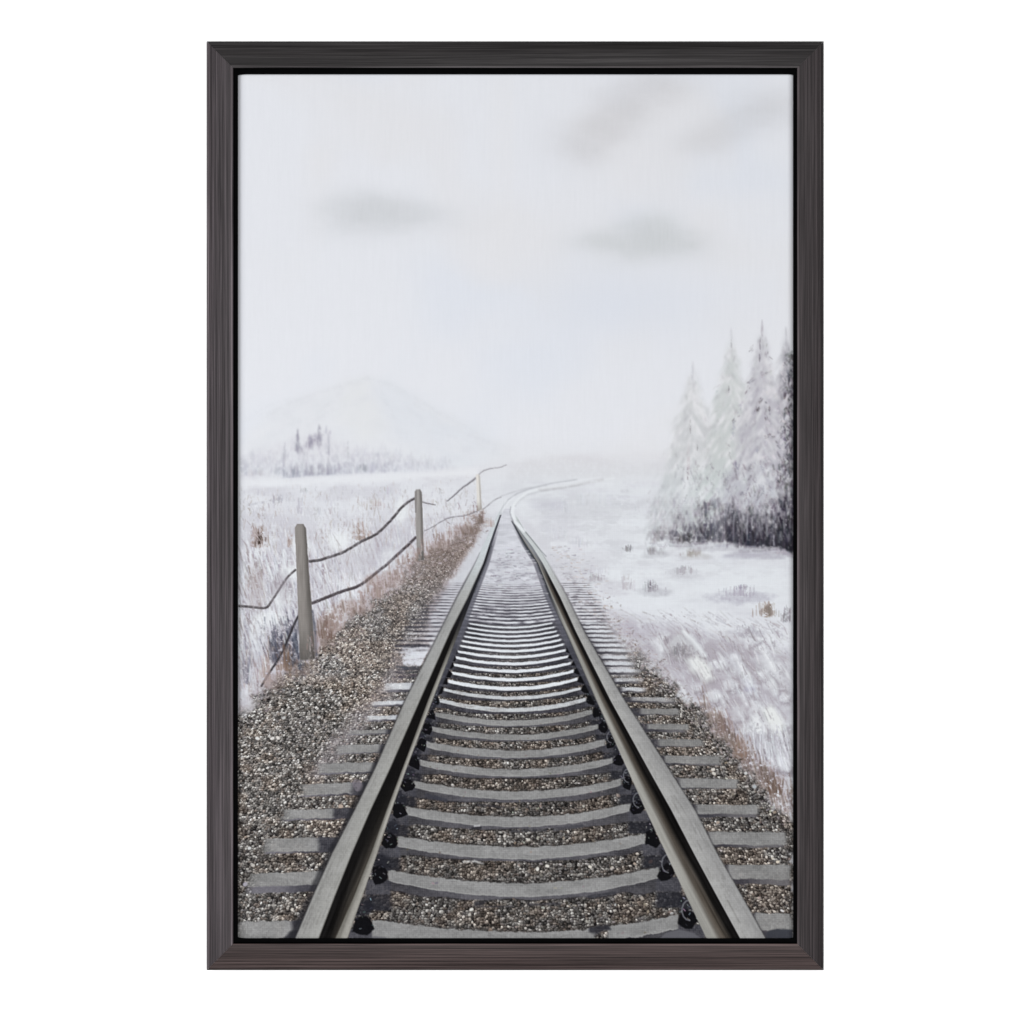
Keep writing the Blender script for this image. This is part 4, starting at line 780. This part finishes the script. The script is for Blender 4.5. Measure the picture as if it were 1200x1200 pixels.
for k in range(90):
    x = U(752, 928); y = float(np.interp(x, [752, 800, 850, 880, 905, 930], [636, 639, 638, 644, 645, 652])) + U(-3, 3)
    stroke([(x, y), (x + U(5, 16), y + U(-1, 1))], U(1, 3), jit(C(196, 194, 202) if U() < .5 else C(150, 147, 157), 8), U(.15, .5), 1.3, .8)
part('painted_undergrowth', ug, 'dark scrub at the foot of the painted conifers', .12)

for k in range(420):
    q = U()
    if q < .5: x, y, c = rng.normal(334, 12), U(735, 782), C(70, 72, 84)
    elif q < .75: x, y, c = rng.normal(338, 16), U(760, 795), C(134, 108, 96)
    else: x, y, c = rng.normal(296, 9), U(650, 820), C(140, 130, 130)
    if pdat([(343, 610), (361, 610), (371, 774), (350, 774)], x, y) < 1 or x < 280: continue
    L = U(6, 20); stroke([(x, y), (x - L * U(-.15, .45), y - L)], U(.8, 2), jit(c, 9), U(.15, .5), .7, .7)
for k in range(360):
    y = 640 + 170 * U(); x = U(282, 470)
    if not in_left(x, y + 10) or pdat([(343, 610), (361, 610), (371, 774), (350, 774)], x, y - 8) < 4: continue
    L = U(10, 26); c = C(232, 232, 236) if U() < .62 else C(156, 148, 150)
    stroke([(x, y), (x - L * .15, y - L * .55), (x - L * U(.1, .55), y - L)], (U(1.2, 2.6), .8), jit(c, 5), U(.25, .65), .7, .6)
# ---- fence
def rope(pts, w_, col, a, lab):
    p = np.asarray(pts, float); t = np.linspace(0, len(p) - 1, (len(p) - 1) * 5 + 1)
    x = np.interp(t, range(len(p)), p[:, 0]); y = np.interp(t, range(len(p)), p[:, 1])
    ker = np.array([1, 2, 3, 2, 1]) / 9.
    xs_ = np.convolve(np.pad(x, 2, 'edge'), ker, 'valid'); ys_ = np.convolve(np.pad(y, 2, 'edge'), ker, 'valid')
    ys_ = ys_ + (np.random.default_rng(int(p[0, 0])).random(len(ys_)) - .5) * .5
    r = stroke(np.stack([xs_, ys_], 1), w_, col, a, .7, .25)
    stroke(np.stack([xs_, ys_ + .5], 1), (w_[0] * .4, w_[1] * .4), col * .72, a * .6, .6, .5)
    m = full(r, .45 * a)
    return m
DK = C(84, 80, 83)
w1 = rope([(279, 710.5), (292, 711), (304, 712.5), (313, 712.5), (318, 705), (324, 696), (332, 683), (338, 675), (347, 667)], (3.0, 2.6), DK, .92, '')
w1 |= rope([(362, 658), (372, 657), (386, 653), (400, 648.5), (412, 642), (424, 634), (436, 629), (444, 624), (456, 612), (464, 603), (470, 595), (480, 587), (488, 583)], (3.4, 3.0), DK, .92, '')
w1 |= rope([(495, 588), (501, 590), (511, 591.5)], (1.9, 1.0), C(124, 122, 126), .8, ''); w1 |= rope([(523, 588), (534, 579), (540, 573), (550, 566), (558, 560)], (1.4, 2.4), C(132, 130, 136), .85, '')
w1 |= rope([(561, 556), (567, 551), (576, 548.5), (585, 548), (594, 544.5)], (1.6, 1.0), C(164, 162, 167), .8, '')
part('painted_fence_wire', w1, 'upper sagging wire of the painted fence', .4)
w2 = rope([(306, 805), (312, 794), (320, 782), (330, 766), (338, 748), (344, 733), (350, 721)], (2.6, 3.0), C(62, 60, 64), .9, '')
w2 |= rope([(365, 707), (376, 703), (390, 697), (404, 692), (418, 688), (428, 682), (440, 672), (454, 661), (468, 648), (480, 637), (488, 629)], (3.8, 3.4), C(80, 74, 78), .92, '')
w2 |= rope([(497, 622), (504, 619), (514, 613), (524, 607), (536, 605), (546, 604), (556, 600), (562, 598)], (1.2, 1.8), C(150, 148, 154), .75, ''); w2 |= rope([(565, 597), (571, 593), (578, 586), (588, 582)], (1.4, 1.0), C(168, 166, 171), .7, '')
part('painted_fence_wire', w2, 'lower sagging wire of the painted fence', .4)
def post(tx, ty, bx, by, w0, w1_, col, lab, a=1.0):
    pts = [(tx - w0 / 2, ty + w0 * .35), (tx - w0 * .3, ty), (tx + w0 * .28, ty), (tx + w0 / 2, ty + w0 * .4), (lerp(tx, bx, .5) + (w0 + w1_) / 4, lerp(ty, by, .5)), (bx + w1_ / 2, by), (bx - w1_ / 2, by + 1.5), (lerp(tx, bx, .5) - (w0 + w1_) / 4, lerp(ty, by, .5))]
    sl, al = poly(pts, col, a, .8, .5, 8, 7)
    x = X[sl]; y = Y[sl]
    cx = tx + (bx - tx) * (y - ty) / (by - ty); u = (x - cx) / ((w0 + w1_) / 2)
    tex = fbm(x * 1.0, y, 2, 24, 500, 3)
    k = al[..., None]
    sh = C(*(col * .80)) ; hi = col + 12
    f = lerp(lerp(hi, sh, ss(-.1, .5, u)[..., None]), col * .62, (ss(.72, 1.05, (y - ty) / (by - ty)) * .7)[..., None]) + ((tex - .5) * 22)[..., None]
    IMG[sl] = IMG[sl] * (1 - k) + f * k
    part('painted_fence_post', full((sl, al), .5 * a), lab, .5)
poly([(345, 730), (350, 745), (352, 775), (360, 772), (372, 774), (371, 730), (366, 715)], C(90, 90, 100), .5, 3, 2)
post(352, 614, 360.5, 772, 12.5, 17.5, C(126, 121.5, 118), 'tall grey fence post nearest the left edge')
stroke([(366, 716), (369.5, 740), (371, 768)], 2.4, C(84, 86, 96), .75, .9, .3); stroke([(346, 738), (347, 755), (350, 772)], 2.4, C(70, 72, 84), .7, 1, .3); stroke([(344, 742), (349, 764)], 2.4, C(196, 206, 216), .6, 1, .4)
post(490, 573.5, 493, 656, 8.2, 7.4, C(141, 138, 136), 'middle grey fence post')
stroke([(487.6, 576), (487.2, 600)], 1.6, C(108, 104, 104), .6, .8); stroke([(494, 580), (495.5, 650)], 1.2, C(118, 114, 112), .5, .8)
post(560, 556, 562, 597, 4.4, 5.4, C(214, 208, 202), 'small pale fence post farthest away', .75)
tuft(563, 612, 7, 12, C(120, 100, 92), 26, (.2, .55)); tuft(575, 616, 16, 10, C(180, 164, 160), 18, (.2, .5))
for cx, cy, rx, ry, c, a in [(350, 757, 9, 20, C(62, 66, 80), .75), (322, 762, 8, 16, C(70, 72, 86), .6), (340, 775, 7, 9, C(48, 52, 62), .7), (383, 738, 12, 26, C(122, 96, 86), .6), (412, 712, 24, 10, C(142, 118, 110), .6), (452, 680, 26, 10, C(150, 128, 122), .55), (352, 786, 20, 6, C(116, 104, 104), .5), (545, 622, 16, 7, C(128, 106, 98), .6), (520, 640, 16, 8, C(134, 112, 104), .5), (302, 760, 7, 30, C(186, 184, 194), .6), (330, 690, 14, 22, C(172, 166, 174), .5), (300, 690, 10, 26, C(176, 168, 170), .5), (410, 660, 30, 12, C(198, 194, 202), .5), (440, 650, 30, 18, C(190, 186, 194), .5), (320, 800, 16, 10, C(136, 118, 112), .55)]:
    u = ((X - cx) / rx) ** 2 + ((Y - cy) / ry) ** 2 + (fbm(X, Y, 5, 10, int(cx + cy), 4) - .5) * 1.8
    blend(np.clip(1.15 - u, 0, 1) * a * (.4 + .9 * DRY) * (polyd([(343, 610), (361, 610), (371, 774), (350, 774)], X, Y) > 0), c)
# grass, snow and stones lapping over the feet of the posts
for k in range(620):
    t = U(); x = lerp(366, 556, t) + rng.normal(0, 7); y = float(np.interp(x, [318, 362, 402, 452, 492, 532, 568], [800, 770, 730, 690, 655, 632, 604])) + rng.normal(-4, 6)
    L = lerp(16, 6, t) * U(.5, 1.2)
    stroke([(x, y), (x + U(-.3, .1) * L, y - L)], U(.8, 1.8), jit([C(146, 124, 116), C(166, 150, 146), C(126, 102, 94), C(206, 200, 205)][int(U(0, 4))], 8), U(.12, .46), .7, .8)
for x, y, w_, h, c, n in [(384, 748, 22, 30, C(122, 92, 82), 40), (392, 738, 26, 26, C(156, 132, 124), 40), (440, 700, 30, 20, C(156, 132, 124), 40), (336, 785, 16, 30, C(130, 100, 84), 40), (310, 800, 26, 34, C(170, 152, 148), 40), (288, 800, 10, 50, C(130, 130, 142), 30), (352, 784, 12, 8, C(60, 64, 76), 16), (300, 818, 30, 14, C(160, 152, 156), 30)]:
    tuft(x, y, w_, h, c, n, (.15, .46))
poly([(280, 836), (292, 824), (306, 816), (300, 828), (286, 842)], C(186, 184, 188), .6, 3, 2)
stroke([(292, 790), (297, 805), (299, 816)], 2.4, C(196, 196, 202), .5, 1.5, .5)

# ---- linen weave and brush grain over everything
wv = WEAVE * .5 + (fbm(X, Y, 1.3, 9, 600, 2) - .5) + (fbm(X, Y, 9, 1.3, 601, 2) - .5)
lum = IMG.mean(2)
amp = np.interp(Y, [87, 480, 600, 1100], [.7, 1.0, 3.2, 3.2]).astype(np.float32)
IMG += (wv * amp * 1.2)[..., None]
HGT += (WEAVE * .012 + (fbm(X, Y, 2, 14, 602, 3) - .5) * .05).astype(np.float32)
red = ss(8, 26, IMG[..., 0] - IMG[..., 2])[..., None] * .3; IMG = IMG * (1 - red) + IMG.mean(2, keepdims=True) * C(1.01, 1, .985) * red
cool = ss(165, 205, IMG.mean(2)) * ss(520, 580, Y)
IMG += cool[..., None] * C(-2.2, .6, 1.0)
IMG += .42 * (IMG - gauss(IMG, .8, .8)) * ss(560, 600, Y)[..., None]
IMG = np.clip(IMG, 3, 244)
# ------------------------------------------------------------------ helpers for the solid scene
def P(px, py, depth):
    """a pixel of the photograph, at a given depth above the wall -> a point of the scene"""
    f = (CAM_D + FACE - depth) / CAM_D
    return ((px - 600) * S * f, -depth, ZC - (py - 600) * S * f)
def mesh(name, verts, faces, parent=None, mats=(), mi=None, smooth=False):
    me = bpy.data.meshes.new(name); me.from_pydata(verts, [], faces)
    for m in mats: me.materials.append(m)
    if mi is not None: me.polygons.foreach_set('material_index', mi)
    if smooth: me.polygons.foreach_set('use_smooth', [True] * len(me.polygons))
    me.update()
    o = bpy.data.objects.new(name, me); COL.objects.link(o)
    if parent: o.parent = parent
    return o
def material(name):
    m = bpy.data.materials.new(name); m.use_nodes = True
    nt = m.node_tree; b = nt.nodes['Principled BSDF']
    return m, nt, b

# ------------------------------------------------------------------ the white backdrop
m_wall, nt, b = material('white_backdrop_paint')
b.inputs['Base Color'].default_value = (.95, .95, .95, 1); b.inputs['Roughness'].default_value = .95
b.inputs['Specular IOR Level'].default_value = .1
nz = nt.nodes.new('ShaderNodeTexNoise'); nz.inputs['Scale'].default_value = 260
bp = nt.nodes.new('ShaderNodeBump'); bp.inputs['Strength'].default_value = .03; bp.inputs['Distance'].default_value = .001
nt.links.new(nz.outputs[0], bp.inputs['Height']); nt.links.new(bp.outputs[0], b.inputs['Normal'])
wall = mesh('backdrop', [(-4, 0, 0), (4, 0, 0), (4, 0, 4), (-4, 0, 4), (-4, .12, 0), (4, .12, 0), (4, .12, 4), (-4, .12, 4)],
            [(0, 1, 2, 3), (5, 4, 7, 6), (4, 0, 3, 7), (1, 5, 6, 2), (3, 2, 6, 7), (4, 5, 1, 0)], None, [m_wall])
wall['kind'] = 'structure'; wall['label'] = 'plain white wall behind the framed picture'

# ------------------------------------------------------------------ the framed picture
root = bpy.data.objects.new('framed_painting', None); COL.objects.link(root)
root.location = (0, 0, ZC - 0.46); root.empty_display_size = .1
bpy.context.view_layer.update()
root['label'] = 'dark brown framed painting of a snowy railway track running to the horizon'
root['category'] = 'framed painting'

def frame_mat(name, vertical, tint, rough):
    m, nt, b = material(name)
    N = nt.nodes.new; L = nt.links.new
    tc = N('ShaderNodeTexCoord')
    def streak(sc_long, sc_cross, seed, detail):
        mp = N('ShaderNodeMapping')
        mp.inputs['Scale'].default_value = (sc_cross, 1.0, sc_long) if vertical else (sc_long, 1.0, sc_cross)
        mp.inputs['Location'].default_value = (seed, seed * 1.7, seed * 2.3)
        L(tc.outputs['Object'], mp.inputs[0])
        n = N('ShaderNodeTexNoise'); n.inputs['Scale'].default_value = 1; n.inputs['Detail'].default_value = detail; n.inputs['Roughness'].default_value = .6
        L(mp.outputs[0], n.inputs['Vector']); return n
    a = streak(3, 640, 3.1, 4); c = streak(14, 1700, 8.7, 3); d = streak(3, 120, 5.3, 3)
    mx = N('ShaderNodeMix'); mx.data_type = 'FLOAT'; mx.inputs[0].default_value = .45
    L(a.outputs[0], mx.inputs[2]); L(c.outputs[0], mx.inputs[3])
    r = N('ShaderNodeValToRGB'); L(mx.outputs[0], r.inputs[0])
    e = r.color_ramp.elements
    e[0].position = .38; e[0].color = (*[t * .38 for t in tint], 1); e[1].position = .62; e[1].color = (*[t * 1.85 for t in tint], 1)
    k = e.new(.5); k.color = (*tint, 1)
    m2 = N('ShaderNodeMix'); m2.data_type = 'RGBA'; m2.blend_type = 'MULTIPLY'; m2.inputs[0].default_value = .55
    r2 = N('ShaderNodeValToRGB'); L(d.outputs[0], r2.inputs[0]); r2.color_ramp.elements[0].color = (.62, .57, .58, 1); r2.color_ramp.elements[1].color = (1.25, 1.25, 1.25, 1)
    r2.color_ramp.elements[0].position = .35; r2.color_ramp.elements[1].position = .65
    L(r.outputs[0], m2.inputs[6]); L(r2.outputs[0], m2.inputs[7]); L(m2.outputs[2], b.inputs['Base Color'])
    b.inputs['Roughness'].default_value = rough; b.inputs['Specular IOR Level'].default_value = .10
    bp = N('ShaderNodeBump'); bp.inputs['Strength'].default_value = .35; bp.inputs['Distance'].default_value = .0006
    L(mx.outputs[0], bp.inputs['Height']); L(bp.outputs[0], b.inputs['Normal'])
    return m
m_blk, nt, b = material('matte_black_paint')
b.inputs['Base Color'].default_value = (.0012, .0012, .0014, 1); b.inputs['Roughness'].default_value = .9; b.inputs['Specular IOR Level'].default_value = .05
n_ = nt.nodes.new('ShaderNodeTexNoise'); n_.inputs['Scale'].default_value = 90
rr_ = nt.nodes.new('ShaderNodeMapRange'); rr_.inputs['To Min'].default_value = .8; rr_.inputs['To Max'].default_value = 1
nt.links.new(n_.outputs[0], rr_.inputs[0]); nt.links.new(rr_.outputs[0], b.inputs['Roughness'])

OX0, OX1, OY0, OY1 = 242.0, 965.3, 48.4, 1137.0      # outer edge of the frame, pixels
WID = 31.2                                            # face width, pixels
# profile across the moulding: (distance from the outer edge in px, depth above wall in m)
PROF = [(2.2, 0.0), (0.6, .010), (0.0, .0235), (.5, .0252), (1.6, .0266), (3.6, .0275), (4.6, .0274), (5.4, .0280), (8, .0287), (12, .0293), (17, .0297), (22, .0299), (26, .0300), (28.6, .0299), (30.2, .0297), (30.9, .0292), (31.2, .0285), (31.2, .0045)]
NP = len(PROF)
def corner(ix, iy, w_, d):
    x = OX0 + w_ if ix == 0 else OX1 - w_
    y = OY0 + w_ if iy == 0 else OY1 - w_
    return P(x, y, max(d, .0003))
SEG = {'left': ((0, 1), (0, 0)), 'right': ((1, 0), (1, 1)), 'top': ((0, 0), (1, 0)), 'bottom': ((1, 1), (0, 1))}
tints = {'left': ((.0400, .0342, .0370), .5), 'right': ((.0290, .0246, .0258), .55), 'top': ((.0225, .0208, .0212), .6), 'bottom': ((.0400, .0292, .0282), .5)}  # one wood; light and shade on each side put into its tint
labs = {'bottom': 'brown bottom side of the frame, tinted as if lit from below', 'left': 'left side of the frame', 'right': 'right side of the frame', 'top': 'top side of the frame, tinted darker as if shaded'}
for key in ('left', 'right', 'top', 'bottom'):
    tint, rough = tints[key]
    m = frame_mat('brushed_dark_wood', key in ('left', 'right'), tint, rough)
    mw = frame_mat('wood_edge_light_shade', key in ('left', 'right'), [c * (2.3 if key != 'bottom' else 1.5) for c in tint], rough)   # highlight painted into the colour of the arris by the opening
    mo = frame_mat('wood_edge_light_shade', key in ('left', 'right'), [c * (1.7 if key == 'left' else .62 if key == 'right' else 1.0) for c in tint], rough)  # outer bevel: left coloured as if lit, right as if shaded
    (a, bq) = SEG[key]
    vs_, fs_, mi_ = [], [], []
    gap = .00004
    for ci, c in enumerate((a, bq)):
        for (w_, d) in PROF:
            p = list(corner(c[0], c[1], w_, d))
            ax = 2 if key in ('left', 'right') else 0
            oth = corner(*(bq if ci == 0 else a), w_, d)[ax]
            p[ax] += gap if oth > p[ax] else -gap       # hair-thin mitre joint
            vs_.append(tuple(p))
    for i in range(NP - 1):
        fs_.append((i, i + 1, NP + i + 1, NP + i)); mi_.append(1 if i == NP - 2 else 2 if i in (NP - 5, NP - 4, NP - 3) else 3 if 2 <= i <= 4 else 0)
    fs_.append((NP - 1, 0, NP, 2 * NP - 1)); mi_.append(1)
    fs_.append(tuple(range(NP))[::-1]); mi_.append(0); fs_.append(tuple(range(NP, 2 * NP))); mi_.append(0)
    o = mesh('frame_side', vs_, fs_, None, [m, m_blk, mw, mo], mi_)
    import bmesh
    bm = bmesh.new(); bm.from_mesh(o.data); bmesh.ops.recalc_face_normals(bm, faces=bm.faces); bm.to_mesh(o.data); bm.free()
    for p in o.data.polygons: p.use_smooth = len(p.vertices) == 4
    o.data.set_sharp_from_angle(angle=math.radians(38))
    o['label'] = labs[key]
    o.parent = root; o.matrix_parent_inverse = root.matrix_world.inverted()
    o.location = (0, 0, 0)

# black tray the canvas floats in
def slab(name, x0, y0, x1, y1, d0, d1, mat):
    v = [P(x0, y0, d0), P(x1, y0, d0), P(x1, y1, d0), P(x0, y1, d0), P(x0, y0, d1), P(x1, y0, d1), P(x1, y1, d1), P(x0, y1, d1)]
    return mesh(name, v, [(4, 7, 6, 5), (0, 1, 2, 3), (0, 4, 5, 1), (1, 5, 6, 2), (2, 6, 7, 3), (3, 7, 4, 0)], None, [mat])
tray = slab('backing_tray', OX0 + WID - 1.2, OY0 + WID - 1.2, OX1 - WID + 1.2, OY1 - WID + 1.2, .0010, .0040, m_blk)

# ------------------------------------------------------------------ the canvas
m_can, nt, b = material('painted_canvas')
at = nt.nodes.new('ShaderNodeAttribute'); at.attribute_name = 'paint'
nt.links.new(at.outputs['Color'], b.inputs['Base Color'])
b.inputs['Roughness'].default_value = .8; b.inputs['Specular IOR Level'].default_value = .02
nz = nt.nodes.new('ShaderNodeTexNoise'); nz.inputs['Scale'].default_value = 700; nz.inputs['Detail'].default_value = 2
bp = nt.nodes.new('ShaderNodeBump'); bp.inputs['Strength'].default_value = .12; bp.inputs['Distance'].default_value = .0004
nt.links.new(nz.outputs[0], bp.inputs['Height']); nt.links.new(bp.outputs[0], b.inputs['Normal'])

LIN = np.where(IMG / 255 <= .04045, IMG / 255 / 12.92, ((IMG / 255 + .055) / 1.055) ** 2.4) / LIGHT
DC = .0262                                            # canvas plane, above the wall
fz = (CAM_D + FACE - DC) / CAM_D
VX = (X - 600) * S * fz; VZ = ZC - (Y - 600) * S * fz
dx = np.minimum(X - CX0, CX1 - X) * S; dy = np.minimum(Y - CY0, CY1 - Y) * S
wl = np.where(X < 600, .0105, .0064); kl = np.where(X < 600, .0064, .0038)   # stretched edges roll back softly
BASE = DC - kl * np.clip(1 - dx / wl, 0, 1) ** 2 - .0009 * np.clip(1 - dy / .0018, 0, 1) ** 2
DEPTH = BASE + HGT * .001

def grid_mesh(name, mask, depth, label=None, skirt=False):
    """the cells of the canvas grid whose four corners lie inside mask, as one mesh"""
    c = mask[:-1, :-1] & mask[1:, :-1] & mask[:-1, 1:] & mask[1:, 1:]
    ii, jj = np.nonzero(c)
    if len(ii) < 3: return None
    v = np.stack([ii * GW + jj, (ii + 1) * GW + jj, (ii + 1) * GW + jj + 1, ii * GW + jj + 1], 1)
    used, inv = np.unique(v, return_inverse=True)
    inv = inv.reshape(v.shape)
    dep = depth.ravel()[used].astype(np.float32)
    co = np.stack([VX.ravel()[used], -dep, VZ.ravel()[used]], 1).astype(np.float32)
    if skirt:                                # the sides of the stretched canvas, back to the tray
        ring = np.concatenate([np.arange(GH) * GW, (GH - 1) * GW + np.arange(1, GW), (np.arange(GH - 2, -1, -1)) * GW + GW - 1, np.arange(GW - 2, 0, -1)])
        back = co[ring].copy(); back[:, 1] = -.0041; k0 = len(used); n = len(ring)
        co = np.concatenate([co, back]); used = np.concatenate([used, ring])
        nx = np.roll(np.arange(n), -1)
        inv = np.concatenate([inv, np.stack([ring, k0 + np.arange(n), k0 + nx, ring[nx]], 1)])
        ii = np.concatenate([ii, np.zeros(n, int)])
    me = bpy.data.meshes.new(name)
    me.vertices.add(len(used)); me.vertices.foreach_set('co', co.ravel())
    me.loops.add(inv.size); me.loops.foreach_set('vertex_index', inv.ravel().astype(np.int32))
    me.polygons.add(len(ii)); me.polygons.foreach_set('loop_start', np.arange(0, inv.size, 4, dtype=np.int32))
    me.update(calc_edges=True)
    me.polygons.foreach_set('use_smooth', np.ones(len(ii), bool))
    me.validate()
    ca = me.color_attributes.new('paint', 'FLOAT_COLOR', 'POINT')
    col = np.ones((len(used), 4), np.float32); col[:, :3] = LIN.reshape(-1, 3)[used]
    ca.data.foreach_set('color', col.ravel())
    me.materials.append(m_can)
    o = bpy.data.objects.new(name, me); COL.objects.link(o)
    if label: o['label'] = label
    return o
# front sheet plus the wrapped sides, stepping back to the tray
full_mask = np.ones((GH, GW), bool)
canvas = grid_mesh('canvas', full_mask, DEPTH, skirt=True)
canvas['label'] = 'stretched canvas painted with a snowy railway scene'

def erode(m, n):
    for _ in range(n):
        q = m.copy(); q[1:] &= m[:-1]; q[:-1] &= m[1:]; q[:, 1:] &= m[:, :-1]; q[:, :-1] &= m[:, 1:]; m = q
    return m
subs = []
ORDER = ['painted_mountain', 'painted_cloud', 'painted_far_trees', 'painted_gravel', 'painted_sleeper', 'painted_rail_clip', 'painted_rail', 'painted_tree', 'painted_undergrowth', 'painted_fence_wire', 'painted_fence_post']
taken = np.zeros((GH, GW), bool)
for name in ORDER[::-1]:
    for m, lab, h in MASK.get(name, []):
        m = m & ~taken
        if m.sum() < 12: continue
        taken |= m
        e1 = erode(m, 1); e2 = erode(e1, 1)
        rise = np.where(e2, h, np.where(e1, h * .6, .03))     # a film of paint that thins to its edge
        o = grid_mesh(name, m, BASE + (HGT + rise) * .001, lab)
        if o: subs.append(o)
bpy.context.view_layer.update()
for o in (tray, canvas):
    o.parent = root; o.matrix_parent_inverse = root.matrix_world.inverted()
for o in subs:
    o.parent = canvas; o.matrix_parent_inverse = canvas.matrix_world.inverted()
